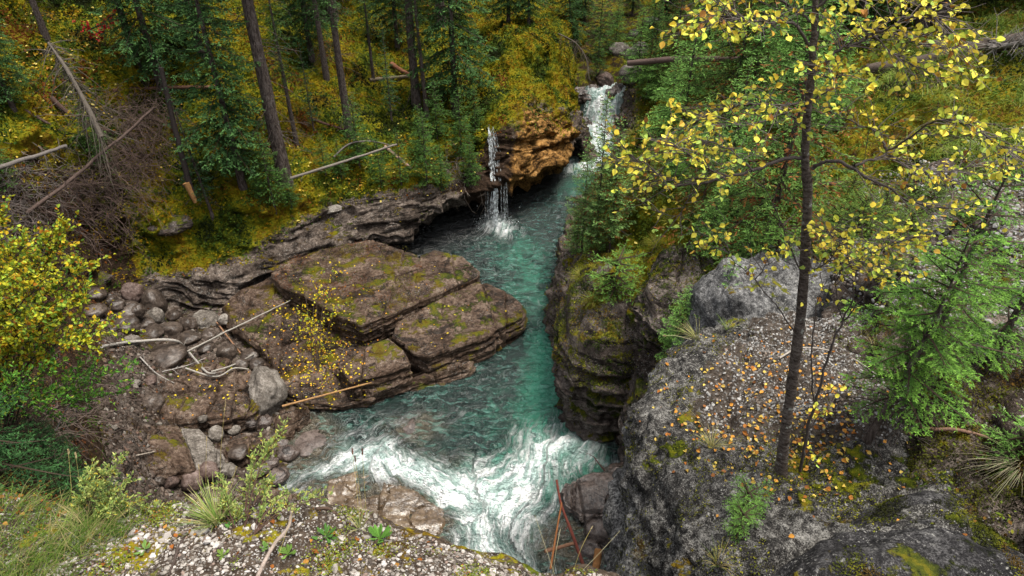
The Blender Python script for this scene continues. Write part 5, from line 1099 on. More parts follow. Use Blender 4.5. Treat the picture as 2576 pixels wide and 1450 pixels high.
IF = [np.array([(0,11,5),(0,5,1),(0,1,7),(0,7,10),(0,10,11),(1,5,9),(5,11,4),(11,10,2),(10,7,6),(7,1,8),(3,9,4),(3,4,2),(3,2,6),(3,6,8),(3,8,9),(4,9,5),(2,4,11),(6,2,10),(8,6,7),(9,8,1)])]
def gravel(name, P, n, smin, smax, keep, pal, label, wgt=True, pw=2.2):
    mb = MB(); k = keep * (infront(P) if wgt else 1); X, N, i, j = scatter(P, n, rg, k); q = n // 5
    for v in range(5):
        s = slice(v * q, (v + 1) * q); T = IV * rg.uniform(.68, 1.2, (12, 1)) * np.array([1, .75, .5]); m = len(X[s])
        S = smin + (smax - smin) * rg.random(m) ** pw * rg.uniform(.6, 1, m); nn = nrm(N[s] + rg.normal(0, .25, (m, 3))); d = nrm(np.cross(nn, rg.normal(size=(m, 3)))); t = np.cross(nn, d)
        c = pick(rg, m, pal[0], pal[1], .22); stamp(mb, T, IF, X[s] + nn * (S * .12)[:, None], d * S[:, None], t * S[:, None] * rg.uniform(.7, 1.2, m)[:, None], nn * S[:, None], c)
    o = mb.obj(name, M['stone'], smooth=False); return tag(o, label, 'gravel', kind='stuff')
GPAL = ([(.29,.262,.235),(.19,.168,.148),(.11,.095,.08),(.38,.355,.33),(.19,.14,.115),(.07,.058,.05)], [3, 3, 2.4, 1.2, 1, 1.6])
yy, xx = LP[..., 1], LP[..., 0]
lk = (np.indices(LP.shape[:2])[1] < 0.62 * LP.shape[1]).astype(float) * (.25 + np.clip(fbm(LP.reshape(-1, 3), 1.7, 3, 3).reshape(xx.shape) + .45, 0, 1.2)) * (.25 + .75 * sstep(-3.4, -2.4, xx))
gravel('ledge_pebbles', LP, 13000, .004, .023, lk, GPAL, 'pale angular pebbles strewn over the foreground ledge')
gravel('ledge_stones', LP, 300, .020, .042, lk, ([(.34,.31,.285),(.25,.225,.2),(.42,.39,.37)], [2, 2, 1]), 'larger pale stones among the pebbles of the foreground ledge')
gk = sstep(.35, .7, FC_[..., 0])
GP2 = ([(.24,.232,.222),(.15,.143,.135),(.32,.312,.30),(.09,.085,.08),(.18,.145,.12)], [3, 3, 1.4, 2, 1])
gravel('boulder_gravel', FP_, 17000, .005, .026, gk * (.35 + np.clip(fbm(FP_.reshape(-1, 3), 1.5, 3, 5).reshape(gk.shape) + .5 + .3 * (FP_[..., 1] - 4.6), 0, 1.6)), GP2, 'loose grey gravel lying on top of the lichened boulder')
rk = sstep(6.0, 6.6, RP[..., 2]) * (RP[..., 1] < 10.5) * (RP[..., 1] > 2.5) * sstep(3.6, 4.6, RP[..., 0]) * np.clip(.5 + fbm(RP.reshape(-1, 3), .9, 3, 9).reshape(RP.shape[:2]), 0, 1)
gravel('slope_gravel', RP, 16000, .010, .045, rk, GP2, 'pale gravel scattered over the slope at the right edge')
gravel('bank_gravel', BP, 7000, .02, .11, sstep(.3, .8, BC[..., 0]), ([(.10,.078,.064),(.06,.046,.038),(.17,.15,.13),(.10,.065,.05)], [3, 3, 1, 1]), 'small stones between the river cobbles', pw=3)

def litter(name, keys, boxes, pal, wts, size, label, lift=.012, seed=0, T=LEAF_T):
    r = np.random.default_rng(seed); P = []; N = []
    for cx, cy, sx, sy, n in boxes:
        for _ in range(n):
            h = cast(r.normal(cx, sx), r.normal(cy, sy), keys)
            if h is not None: P.append(h)
    P = np.array(P); n = len(P); mb = MB(); nn = nrm(np.array([0, -.1, 1]) + r.normal(0, .35, (n, 3))); d = nrm(np.cross(nn, r.normal(size=(n, 3)))); s = np.cross(nn, d)
    S = (size * r.uniform(.6, 1.2, n))[:, None]; stamp(mb, T, LEAF_F, P + nn * lift - d * S * .5, d * S, s * S, nn * S * r.uniform(-1, 4, (n, 1)), pick(r, n, pal, wts))
    o = mb.obj(name, M['leaf'], smooth=False); return tag(o, label, 'fallen leaves', kind='stuff')
OR = [(.55,.26,.05),(.50,.34,.08),(.34,.13,.03),(.60,.44,.10),(.22,.09,.03)]; OW = [3, 2, 2, 1.4, 1]
litter('fallen_leaves', ('boulder',), [(1900,1000,110,90,150),(2000,1060,90,100,170),(2060,1150,60,60,90),(1790,1130,60,40,60),(1900,900,120,40,40),(2250,1150,120,60,24),(1700,1020,60,60,20),(2350,1230,120,60,10),(2030,960,60,60,50)], OR, OW, .038, 'orange and yellow leaves fallen on the gravel around the birch', seed=3)
sk = tuple(k for k in BV if k.startswith('rock'))
litter('slab_leaves', sk, [(830,870,50,70,300),(760,800,50,50,90),(800,940,60,35,160),(700,900,60,60,70),(1000,700,170,50,50),(1100,830,110,50,22),(560,990,70,40,40),(450,950,60,30,30)], [(.55,.42,.03),(.60,.30,.04),(.40,.36,.04),(.30,.12,.03)], [4, 2, 1, 1], .055, 'yellow leaves scattered over the brown slabs', seed=4)
litter('ledge_leaves', ('stony_earth_ledge', 'stony_river_bank'), [(500,1360,250,40,34),(150,1260,80,30,60),(900,1400,150,30,12),(60,1230,50,50,60)], [(.28,.10,.025),(.36,.18,.04),(.16,.06,.02)], [3, 2, 1], .034, 'brown-orange leaves lying on the foreground ledge', seed=5)
litter('hill_leaves', ('forest_hillside', 'right_hillside'), [(200,250,150,130,210),(150,100,120,60,90),(900,420,220,60,120),(700,430,180,60,60),(1600,200,50,60,90),(1850,500,160,120,140)], [(.55,.45,.12),(.50,.36,.06),(.42,.20,.04)], [3, 2, 1], .085, 'yellow leaves fallen over the mossy hillsides', seed=6, lift=.06)

# ------------------------------------------------------------------ grass, rosettes, seed stalks
GG = [(.16,.24,.05),(.24,.30,.08),(.38,.33,.16),(.10,.17,.04)]
def clump(seed, px, py, n, L, label, keys=None, pal=GG, wts=(3,2,2,2), W=.004, lean=(0,0), spread=.7, bend=.6, name='grass_tuft', group='grass tufts'):
    mb = grass_clump(seed, n, L, pal, wts, lean, spread, L * .12, W, bend); o = mb.obj(name, M['leaf'], smooth=False); h = cast(px, py, keys)
    if h is None: h = cast(px, py)
    o.location = [float(v) for v in h]; return tag(o, label, 'grass', group)
LK = ('stony_earth_ledge',)
clump(1, 545, 1318, 150, .34, 'large grass tuft with straw and green blades on the ledge rim', LK, wts=(3,2,4,1), W=.005, lean=(-.15,.1))
clump(2, 905, 1330, 40, .17, 'small wiry grass tuft on the ledge behind the bright rosette', LK, wts=(2,1,4,1), W=.003)
clump(3, 215, 1325, 60, .26, 'straw grass at the foot of the bushy pale-green shrub', LK, wts=(1,1,5,1), W=.004, lean=(-.3,0))
BK = ('boulder',)
clump(4, 1790, 1125, 70, .24, 'yellowing grass tuft full of leaves on the lichened boulder edge', BK, pal=[(.30,.28,.10),(.40,.34,.15),(.16,.2,.04)], wts=(3,3,2), W=.004)
clump(5, 1750, 850, 50, .34, 'straw grass at the far left shoulder of the gravel patch', BK, pal=[(.36,.33,.14),(.2,.26,.06)], wts=(3,2), W=.004, lean=(-.5,0))
clump(6, 1830, 830, 40, .22, 'short green grass beside the smooth grey boulder', None, W=.004)
clump(7, 1805, 1420, 60, .2, 'dark grass with brown leaves in the cleft at the bottom', None, pal=[(.08,.11,.03),(.25,.2,.08)], wts=(2,2), W=.004)
clump(8, 2560, 1180, 90, .42, 'trailing dry grass at the right edge', None, pal=[(.20,.18,.12),(.28,.25,.16),(.10,.12,.05)], wts=(3,2,2), W=.003, lean=(-.5,-.4), spread=.9, bend=1.0)
clump(9, 2200, 880, 50, .24, 'dry grass tuft in front of the gravel between the birch sapling and the spruces', None, pal=[(.34,.31,.14),(.2,.25,.07)], wts=(3,2), W=.003)
for k, (x, y, lb) in enumerate([(1460,700,'soft yellow grass on the promontory top, left'),(1520,715,'soft yellow grass on the promontory top, middle'),(1590,720,'soft yellow grass on the promontory top, right'),(1490,760,'grass hanging over the promontory front'),(1690,560,'grass tuft on the mossy slope above the outcrop'),(1650,620,'grass tuft hanging over the outcrop'),(1610,430,'grass on the slope right of the saplings'),(1590,340,'grass at the right bank of the white water')]):
    clump(20 + k, x, y, 150, .42, lb, None, pal=[(.20,.19,.03),(.14,.16,.025),(.30,.25,.07),(.10,.13,.02)], wts=(3,3,2,2), W=.010, spread=1.1, bend=1.0)
mb = MB(); X, N, i, j = scatter(RP, 9000, rg, infront(RP) * sstep(7, 7.6, RP[..., 2]) * (RP[..., 1] > 9) * (RP[..., 1] < 17) * np.clip(.25 + fbm(RP.reshape(-1, 3), .7, 3, 19).reshape(RP.shape[:2]), 0, 1))
grass(mb, rg, X, N + rg.normal(0, .45, X.shape) + np.array([-.2, -.2, .5]), rg.uniform(.12, .38, len(X)), np.full(len(X), .008), pick(rg, len(X), [(.16,.24,.04),(.28,.30,.09),(.12,.18,.03)], [3, 2, 2]), .8)
tag(mb.obj('slope_grass', M['leaf'], smooth=False), 'long green grass below the big fallen log at the top right', 'grass', kind='stuff')
mb = MB(); X, N, i, j = scatter(LP, 3200, rg, infront(LP) * sstep(-2.5, -3.2, LP[..., 0] + .25 * fbm(LP.reshape(-1, 3), 2, 3, 4).reshape(LP.shape[:2])) * lk)
grass(mb, rg, X, N + rg.normal(0, .5, X.shape) + np.array([.3, .1, .5]), rg.uniform(.05, .26, len(X)), np.full(len(X), .0035), pick(rg, len(X), [(.08,.13,.02),(.14,.18,.045),(.05,.09,.014),(.22,.19,.08)], [3, 2, 2, 2]), .9)
X, N, i, j = scatter(LP, 9000, rg, infront(LP) * sstep(-2.3, -3.1, LP[..., 0] + .4 * fbm(LP.reshape(-1, 3), 2, 3, 4).reshape(LP.shape[:2]))); 
cards(mb, X + N * rg.uniform(0, .05, (len(X), 1)), N, rg.uniform(.010, .024, len(X)), pick(rg, len(X), [(.07,.12,.014),(.12,.18,.025),(.035,.07,.01),(.18,.08,.02)], [3, 2, 2, .6]), .9)
tag(mb.obj('ledge_grass', M['leaf'], smooth=False), 'fresh green grass and small leaves at the bottom left corner', 'grass', kind='stuff')
mb = MB(); pm = np.clip(fbm(LP.reshape(-1, 3), 2.4, 3, 14).reshape(LP.shape[:2]) - .12 + .35 * sstep(1450, 1500, 1450 + 0 * xx) * 0 + .25 * np.exp(-((xx + 1.15) ** 2 + (yy - 2.3) ** 2) / .12), 0, 1)
X, N, i, j = scatter(LP, 11000, rg, infront(LP) * pm * lk); cards(mb, X + N * rg.uniform(0, .035, (len(X), 1)), N, rg.uniform(.008, .018, len(X)), pick(rg, len(X), [(.16,.20,.02),(.10,.14,.02),(.26,.30,.05),(.25,.10,.03),(.20,.18,.03)], [3, 3, 2, 1, 2]), .8)
tag(mb.obj('ledge_moss', M['leaf'], smooth=False), 'moss and tiny creeping plants between the ledge pebbles', 'moss', kind='stuff')
# moss cushions on boulder, dark boulder and promontory
mb = MB(); nz_ = fbm(FP_.reshape(-1, 3), 2.2, 4, 44).reshape(FP_.shape[:2]); mk_ = np.clip(nz_ - .02, 0, 1) * (1 - gk * .8) + .8 * np.exp(-((FP_[..., 0] - 2.2) ** 2 + (FP_[..., 1] - 3.6) ** 2) / .12)
X, N, i, j = scatter(FP_, 26000, rg, infront(FP_) * mk_); cards(mb, X + N * rg.uniform(0, .022, (len(X), 1)), N, rg.uniform(.008, .020, len(X)), pick(rg, len(X), [(.13,.14,.012),(.22,.21,.015),(.07,.08,.01),(.04,.035,.012)], [3, 2, 3, 2]), .8)
tag(mb.obj('boulder_moss', M['leaf'], smooth=False), 'yellow-green moss cushions on the lichened boulder', 'moss', kind='stuff')

def rosette(seed, px, py, n, L, W, col, label, stalk=0):
    r = np.random.default_rng(seed); mb = MB(); T = np.array([[0,0,0],[.3,.10,.02],[.7,.24,.04],[.9,.14,.0],[1,0,-.03],[.9,-.14,0],[.7,-.24,.04],[.3,-.10,.02]])
    a = np.arange(n) * 2.4 + r.normal(0, .2, n); el = r.uniform(.2, .9, n); D = np.stack([np.cos(a) * np.cos(el), np.sin(a) * np.cos(el), np.sin(el)], 1); s = nrm(np.cross(D, [0, 0, 1.])); u = np.cross(s, D); S = (L * r.uniform(.6, 1.1, n))[:, None]
    stamp(mb, T, LEAF_F, np.zeros((n, 3)), D * S, s * S * W, u * S * -1.5, np.array(col) * r.uniform(.75, 1.3, (n, 1)))
    o = mb.obj('broadleaf_plant', M['leaf'], smooth=False); h = cast(px, py, LK); h = cast(px, py) if h is None else h; o.location = [float(v) for v in h + w(0, 0, .005)]; tag(o, label, 'plant', 'leafy rosettes on the ledge')
rosette(1, 955, 1355, 24, .10, .55, (.10,.22,.04), 'bright green rosette of long leaves at the ledge rim, the biggest')
rosette(2, 820, 1352, 14, .095, .5, (.08,.18,.04), 'green rosette left of the biggest one')
rosette(3, 665, 1380, 8, .05, .9, (.12,.22,.05), 'tiny rosette beside the grey stick')
rosette(4, 725, 1395, 11, .08, .7, (.14,.24,.05), 'mid-sized rosette below the grey stick bend')
rosette(5, 365, 1385, 9, .07, .7, (.16,.27,.07), 'rosette among the grass at the left of the ledge')
rosette(6, 580, 1325, 7, .05, .9, (.10,.24,.05), 'small leafy plant at the foot of the pale-green shrub')
rosette(7, 560, 1400, 8, .05, .8, (.13,.2,.04), 'small rosette left of the stick')

def stalk(pts, label, head=True, r=.0016, C=(.34,.28,.10), Ch=(.40,.32,.18), hl=.16, hr=.006):
    p = up1(np.array([WY(*q) for q in pts]), 0, 24); o3 = p[0].copy(); e = empty('grass_stalk', o3, label, 'grass stalk', 'tall grass stalks')
    mb = MB(); tube(mb, p - o3, np.linspace(r, r * .6, 24), 4, C, cap=False); mb.obj('stem', M['wood'], e)
    if head:
        k = max(3, int(24 * hl)); q = up1(p[-k:], 0, 16); mb = MB(); r_ = np.random.default_rng(len(label)); T = CARD; n = 90; f = r_.random(n)
        P = np.stack([np.interp(f, np.linspace(0, 1, 16), q[:, a]) for a in range(3)], 1) - o3; d = nrm(nrm(q[-1:] - q[:1]) + r_.normal(0, .35, (n, 3))); s = nrm(np.cross(d, r_.normal(size=(n, 3))))
        S = hr * 2.2; stamp(mb, T, CF, P + d * .002 + s * hr * .4, d * S, s * S * .6, np.cross(d, s) * S, np.array(Ch) * r_.uniform(.7, 1.2, (n, 1))); mb.obj('seed_head', M['leaf'], e, smooth=False)
stalk([(190,1330,2.85),(180,1230,2.95),(172,1132,3.1)], 'tall stalk with tan seed head left of the bushy shrub')
stalk([(210,1330,2.85),(205,1250,3.0),(190,1140,3.2)], 'second thinner stalk beside the tan one left of the bushy shrub', r=.001)
stalk([(556,1300,2.9),(555,1150,3.1),(568,1005,3.3)], 'very tall thin stalk in front of the mossy-edged slab', r=.0012, hl=.2, hr=.004)
stalk([(520,1310,2.9),(518,1200,3.0),(520,1100,3.15)], 'thin stalk left of the very tall one', r=.001, hr=.004)
stalk([(555,1310,2.85),(575,1250,2.9),(595,1175,3.0)], 'slanting stalk with tan head above the grass tuft', hr=.005)
stalk([(500,1312,2.85),(505,1250,2.9),(500,1170,3.05)], 'short pale stalk left in the grass tuft', r=.001, hr=.004)
stalk([(905,1335,2.8),(898,1240,2.9),(886,1130,3.05)], 'leftmost of three red-brown stalks before the white rapids', Ch=(.16,.06,.04), hl=.1)
stalk([(915,1335,2.8),(905,1240,2.9),(893,1150,3.0)], 'middle one of three red-brown stalks before the white rapids', Ch=(.16,.06,.04), hl=.1)
stalk([(925,1335,2.8),(918,1240,2.9),(911,1130,3.0)], 'rightmost of three red-brown stalks before the white rapids', Ch=(.16,.06,.04), hl=.1)
stalk([(700,1400,2.4),(720,1340,2.5),(742,1270,2.6)], 'tan stalk leaning right above the grey stick', hr=.005)
stalk([(1395,1445,2.45),(1370,1370,2.55),(1345,1295,2.7)], 'pale bare stalk left of the orange stick', head=False, C=(.36,.33,.2))
stalk([(1390,1445,2.45),(1400,1380,2.5),(1410,1330,2.6)], 'short pale stalk crossing the orange stick', head=False, C=(.36,.33,.2))
stalk([(1440,1445,2.45),(1462,1380,2.5),(1490,1325,2.6)], 'pale stalk curving right toward the upright post', hr=.003)
stalk([(1450,1450,2.45),(1500,1400,2.5),(1560,1335,2.6)], 'long pale stalk slanting across the boulder face', head=False, C=(.36,.33,.2))
stalk([(1795,1120,3.7),(1760,1060,3.75),(1715,1010,3.8)], 'long straw blade sticking up from the boulder grass tuft', head=False, C=(.36,.33,.16))
stalk([(1740,855,5.6),(1700,845,5.6),(1670,845,5.6)], 'straw seed stalk reaching left over the chasm', r=.003, hr=.010, C=(.36,.33,.2))

# ------------------------------------------------------------------ dead wood
def log(name, label, pts, r0, r1, C, nb=0, bl=.4, lift=None, cat='log', group=None, seg=10, bend=0, seed=0, keys=None, brc=None, br=.008, barkc=None, up=.3):
    r_ = np.random.default_rng(seed + 7); P = []
    for q in pts:
        if len(q) == 3: P.append(WY(*q))
        else: h = cast(q[0], q[1], keys); P.append(h + w(0, 0, (lift if lift is not None else r0 * .7)))
    P = np.array(P); n = max(16, 6 * len(P)); p = up1(P, 0, n); p += np.cumsum(r_.normal(0, bend * .01, p.shape), 0); f = np.linspace(0, 1, n); o3 = p[0].copy()
    e = empty(name, o3, label, cat, group); mb = MB(); tube(mb, p - o3, r0 + (r1 - r0) * f, seg, C, bump=r0 * .18, seed=seed); mb.obj('trunk', M['wood'], e)
    if nb:
        mb = MB()
        for k in range(nb):
            s = r_.uniform(.05, 1); i = min(n - 2, int(s * (n - 1))); t = nrm(p[i + 1] - p[i]); d = nrm(t * r_.uniform(-.1, .6) + r_.normal(0, .7, 3) + np.array([0, 0, up])); L = bl * r_.uniform(.3, 1.1) * (1.1 - .4 * s); m = 6; g = np.linspace(0, 1, m)
            q = p[i] + d * (L * g)[:, None] - np.array([0, 0, .3 * L]) * (g ** 2)[:, None] + np.cumsum(r_.normal(0, .04 * L, (m, 3)), 0) * g[:, None]
            c = np.array(brc or C) * r_.uniform(.6, 1.2); tube(mb, q - o3, np.linspace(br, br * .3, m), 4, c, cap=False)
            for _ in range(2):
                j = r_.integers(1, m); d2 = nrm(d + r_.normal(0, .6, 3)); l = L * r_.uniform(.2, .5); tube(mb, np.stack([q[j], q[j] + d2 * l * .5, q[j] + d2 * l]) - o3, [br * .5, br * .35, br * .2], 3, c, cap=False)
        mb.obj('branch', M['wood'], e)
    return e
BG = (.12,.105,.095); BR = (.09,.055,.04); WH = (.27,.25,.22)
log('fallen_pole', 'long pale grey pole leaning right from the thick trunk foot', [(732,448,18.2),(850,412,18.6),(1000,362,19.3)], .045, .03, (.155,.135,.115), 8, .3, cat='pole', bend=.5, seed=1)
log('fallen_log', 'long grey fallen trunk at the left edge with hanging twigs', [(-60,440,14.2),(60,405,15.2),(172,368,16.2)], .06, .04, BG, 34, .6, seed=2, up=-.8, bend=.8)
log('fallen_log', 'dark diagonal dead trunk running up through the brown deadfall', [(70,535,14.8),(190,440,15.8),(300,345,16.9),(388,255,18)], .050, .030, (.085,.06,.05), 60, .8, seed=3, bend=1.2)
log('charred_snag', 'charred leaning snag with a pale broken foot', [(487,500,17.1),(465,420,17.2),(432,290,17.3),(405,170,17.4)], .085, .055, (.035,.028,.026), 3, .3, cat='dead tree', seed=4)
sn = WY(487, 502, 17.05); e = empty('splintered_stump', sn, 'pale orange splintered wood at the foot of the charred snag', 'stump'); mb = MB(); q = up1(np.array([[.03,0,-.1],[0,0,.15],[-.08,.02,.5]]), 0, 10); tube(mb, q, np.linspace(.05,.09,10), 8, (.28,.15,.06), bump=.02); mb.obj('wood', M['wood'], e)
log('dead_spruce', 'grey dead spruce with drooping bare branches at the upper left', [(255,345,16.2),(215,260,16.5),(165,170,16.9),(122,108,17.3)], .075, .03, (.10,.085,.07), 170, 1.1, cat='dead tree', seed=5, br=.011, up=-1.0)
log('fallen_log', 'thin brown log lying level on the moss behind the dense spruce', [(285,232),(400,225),(560,222)], .06, .05, (.13,.07,.045), 4, .3, seed=6, keys=HK)
log('fallen_log', 'short weathered log sloping down toward the bank edge', [(968,372),(1000,398),(1036,428)], .06, .05, (.22,.15,.12), 2, .2, seed=7, keys=HK)
log('fallen_log', 'bent grey branch arching over the moss below the straight trunk', [(840,395,19.4),(880,362,19.8),(935,356,20),(990,368,19.8)], .03, .015, BG, 10, .4, seed=8)
log('fallen_log', 'reddish broken log behind the close pair of trunks', [(985,165),(1015,185),(1050,200)], .09, .07, (.16,.07,.04), 0, seed=9, keys=HK)
log('fallen_log', 'mossy grey log lying between the straight trunk and the close pair', [(930,205),(980,200),(1030,196)], .07, .06, (.15,.12,.08), 3, .3, seed=10, keys=HK)
log('fallen_log', 'dark log in the moss beside the fallen grey trunk', [(130,250),(190,300),(290,340)], .07, .04, (.08,.05,.04), 8, .4, seed=11, keys=HK)
log('fallen_log', 'dark slanting branch at the left between two orange moss cushions', [(20,250),(80,290),(150,330)], .05, .035, (.09,.06,.05), 6, .4, seed=12, keys=HK)
log('fallen_log', 'brown fallen branch right of the slim dark trunk', [(780,300),(830,318),(870,330)], .045, .03, (.11,.06,.045), 2, .2, seed=13, keys=HK)
log('hanging_snag', 'pale dead tree hanging head-down over the cascade', [(1405,85,29.5),(1450,110,29),(1475,150,28.5),(1482,200,28)], .025, .012, (.09,.075,.062), 60, .8, cat='dead tree', seed=14, up=-.8)
log('fallen_log', 'thick dark fallen trunk with a tangle of roots at the top right', [(2180,175,15),(2300,160,14.6),(2440,128,14.2),(2600,95,13.8),(2700,80,13.5)], .12, .17, (.085,.066,.055), 10, .5, seed=15)
log('root_tangle', 'grey root tangle on the thick fallen trunk', [(2490,120,13.9),(2560,110,13.6),(2640,90,13.2)], .05, .05, (.2,.18,.165), 90, .8, cat='roots', seed=16, br=.013, up=.1)
log('fallen_log', 'shadowed reddish log running left behind the birch at the top', [(1580,160,24),(1700,150,23),(1850,150,21),(2100,165,16.5)], .10, .09, (.10,.07,.06), 12, .4, seed=17)
log('dead_branch', 'curved red-brown dead branch at the right above the dark boulder', [(2290,1055),(2325,1085),(2400,1088),(2470,1105),(2530,1130)], .018, .010, (.20,.12,.085), 3, .12, cat='branch', seed=18, lift=.03)
log('dead_branch', 'slender dead branch crossing the gravel under the birch', [(1960,905),(2010,880),(2080,885),(2150,910),(2220,960)], .010, .006, (.30,.27,.24), 3, .2, cat='branch', seed=19, lift=.02, br=.003)
log('dead_branch', 'dark root-like branch along the earth step right of the birch', [(2060,470),(2180,468),(2260,475),(2330,470)], .035, .025, (.08,.055,.045), 12, .3, cat='branch', seed=20, lift=.05)
log('bare_pole', 'bare yellow-brown pole resting on the slab foot above the rapids', [(712,1030),(825,1000,None) if False else (938,970)], .026, .020, (.27,.155,.07), 0, cat='pole', seed=21, lift=.10)
DW = 'white driftwood on the slab'
log('driftwood', 'long straight white driftwood pole pointing up right on the slab', [(470,905),(600,838),(735,773)], .024, .013, WH, 6, .25, bend=.6, cat='driftwood', group=DW, seed=22, lift=.22, brc=(.3,.28,.25))
log('driftwood', 'pale peeling birch trunk lying left of the driftwood fork', [(262,885),(340,872),(440,868),(475,893),(520,945),(545,952)], .040, .020, (.27,.25,.225), 9, .3, cat='driftwood', group=DW, seed=23, lift=.15)
log('driftwood', 'white driftwood limb rising right from the lower fork', [(535,945),(590,928),(645,898)], .022, .014, WH, 2, .15, cat='driftwood', group=DW, seed=24, lift=.12)
log('driftwood', 'lowest white driftwood limb bending right along the slab', [(470,935),(545,956),(590,935),(628,937)], .022, .012, WH, 2, .15, cat='driftwood', group=DW, seed=25, lift=.10)
log('driftwood', 'thin grey driftwood stem slanting down below the peeling trunk', [(355,905),(395,945),(440,970)], .018, .010, (.26,.24,.22), 6, .3, cat='driftwood', group=DW, seed=26, lift=.08)
log('driftwood', 'grey driftwood twig ending in a fork left of the fork base', [(410,940),(470,925),(520,905)], .012, .008, (.3,.28,.26), 4, .2, cat='driftwood', group=DW, seed=27, lift=.06)
log('brown_stick', 'straight brown stick leaning across the cobbles behind the white pole', [(548,820),(580,862),(608,898)], .022, .016, (.22,.12,.07), 0, cat='stick', seed=28, lift=.12)
log('driftwood', 'pale log end poking out under the yellow shrub', [(-20,748,11.5),(30,748,11.6)], .05, .04, WH, 0, cat='driftwood', seed=29)
log('red_stick', 'long dark red pole standing up out of the water beside the wet rocks', [(1478,1452,5.3),(1440,1345,6.0),(1412,1270,6.5),(1400,1208,6.9)], .026, .016, (.10,.03,.022), 1, .2, cat='stick', seed=30)
log('orange_stick', 'orange-brown stick crossing behind the red pole', [(1385,1432,5.6),(1398,1350,6.0),(1413,1265,6.4)], .016, .011, (.24,.10,.04), 0, cat='stick', seed=31)
log('wooden_post', 'thick short orange-brown post upright at the bottom edge', [(1490,1475,5.0),(1500,1425,5.3),(1506,1382,5.5)], .055, .05, (.27,.13,.05), 0, cat='post', seed=32)
log('brown_stick', 'brown stick lying level in the water left of the red pole', [(1370,1388,6.9),(1450,1365,7.1)], .035, .03, (.13,.07,.045), 0, cat='stick', seed=33)
log('forked_twig', 'little forked dark twig standing on the layered wet rock', [(1522,1185,8.6),(1505,1165,8.7),(1493,1148,8.8)], .014, .008, (.08,.035,.03), 3, .35, cat='twig', seed=34)
log('grey_stick', 'bent weathered stick lying down the middle of the ledge', [(735,1275,2.85),(728,1320,2.65),(712,1345,2.55),(690,1370,2.45),(660,1425,2.28),(640,1470,2.15)], .010, .012, (.26,.21,.18), 1, .05, cat='stick', seed=35)
log('dark_stick', 'short dark curved stick left on the ledge', [(462,1358),(448,1385),(440,1412),(425,1450)], .009, .007, (.06,.045,.038), 0, cat='stick', seed=36, lift=.006, keys=LK)
log('driftwood', 'small curled dark driftwood on the rim of the ledge', [(795,1283),(825,1282),(845,1296)], .012, .010, (.09,.06,.045), 0, cat='driftwood', seed=37, lift=.01, keys=LK)
log('dead_twig', 'grey twig arching from the left bank beside the small spruce', [(140,1085,5.2),(175,1020,5.6),(215,1005,5.9),(250,990,6.0)], .008, .004, BG, 14, .3, cat='twig', seed=38, br=.004)
log('bare_stick', 'thin light stick on the tilted slab', [(335,1152),(390,1140)], .014, .01, (.35,.3,.25), 0, cat='stick', seed=39, lift=.04)
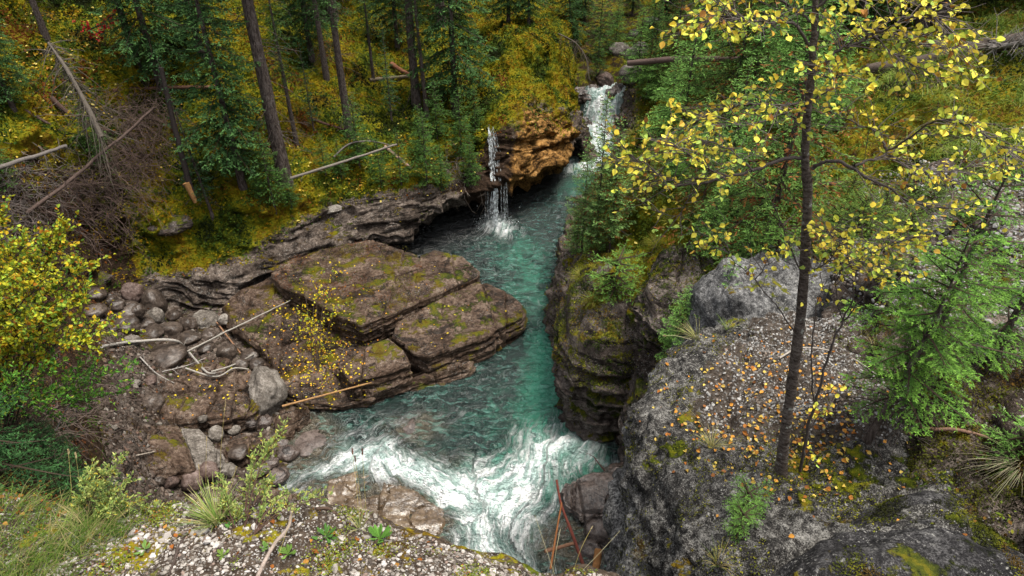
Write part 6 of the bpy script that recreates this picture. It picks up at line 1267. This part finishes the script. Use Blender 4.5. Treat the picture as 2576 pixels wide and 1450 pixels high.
# deadfall: a tangle of brown brush
def brush(label, spots, n, L, C, seed, name='brush_pile'):
    r_ = np.random.default_rng(seed); mb = MB(); o3 = cast(*spots[0][:2])
    for k in range(n):
        x, y, sx, sy, h = spots[r_.integers(len(spots))]; b_ = cast(r_.normal(x, sx), r_.normal(y, sy), ('forest_hillside', 'stony_river_bank'))
        if b_ is None: continue
        b_ = b_ + w(0, 0, r_.uniform(0, h)); d = nrm(np.array([r_.normal(), r_.normal() - .4, r_.normal(-.05, .5)])); l = L * r_.uniform(.4, 1.2); m = 7; g = np.linspace(0, 1, m); q = b_ + d * (l * g)[:, None] - np.array([0, 0, .45 * l]) * (g ** 2)[:, None] + np.cumsum(r_.normal(0, .05 * l, (m, 3)), 0)
        c = np.array(C) * r_.uniform(.5, 1.5); tube(mb, q - o3, np.linspace(.010, .003, m), 3, c, cap=False)
        for _ in range(5):
            j = r_.integers(1, m); d2 = nrm(d + r_.normal(0, .7, 3)); l2 = l * r_.uniform(.15, .5); tube(mb, np.stack([q[j], q[j] + d2 * l2 * .5, q[j] + d2 * l2 - np.array([0, 0, .1 * l2])]) - o3, [.006, .004, .002], 3, c, cap=False)
    o = mb.obj(name, M['wood']); o.location = [float(v) for v in o3]; return tag(o, label, 'brush pile', kind=None)
brush('tangled brown brushwood of fallen dead spruces on the left slope', [(300,470,60,50,.6),(220,520,60,40,.5),(350,420,40,40,.5),(330,330,50,40,.6),(130,540,70,40,.4),(380,300,30,40,.4)], 900, .95, (.10,.07,.058), 3)
brush('grey twiggy litter at the left edge under the fallen trunk', [(80,490,80,40,.5),(30,560,50,30,.4)], 260, .8, (.12,.10,.09), 4)
brush('bare hanging twigs over the bank edge left of the waterfall', [(1150,430,22,20,.2)], 90, .7, (.12,.10,.085), 5)
brush('dark bare twigs over the shaded bank left of the tilted slab', [(200,1020,50,40,.3),(240,960,40,40,.3),(150,1080,40,40,.3)], 220, .6, (.08,.06,.05), 6)
wd = bpy.data.worlds.new('World'); SC.world = wd; wd.use_nodes = True; nt = wd.node_tree
bg = nt.nodes['Background']; sky = nt.nodes.new('ShaderNodeTexSky'); sky.sky_type = 'NISHITA'; sky.sun_disc = False
EL, AZ = rad(74), rad(95)
sky.sun_elevation = EL; sky.sun_rotation = AZ; sky.air_density = 1.0; sky.dust_density = 4.0; sky.ozone_density = 1.0
hs = nt.nodes.new('ShaderNodeHueSaturation'); hs.inputs['Saturation'].default_value = .22; nt.links.new(sky.outputs[0], hs.inputs['Color']); nt.links.new(hs.outputs[0], bg.inputs[0]); bg.inputs[1].default_value = .10
sl = bpy.data.lights.new('sun', 'SUN'); sl.energy = 2.0; sl.angle = rad(22); sl.color = (1, .94, .83)
so = bpy.data.objects.new('sun', sl); COL.objects.link(so)
dv = Vector((math.sin(AZ) * math.cos(EL), math.cos(AZ) * math.cos(EL), math.sin(EL)))
so.rotation_euler = (-dv).to_track_quat('-Z', 'Y').to_euler()
SC.view_settings.view_transform = 'Standard'; SC.view_settings.look = 'None'; SC.view_settings.gamma = 1
SC.view_settings.exposure = 1.5
SC.cycles.max_bounces = 6; SC.cycles.diffuse_bounces = 2
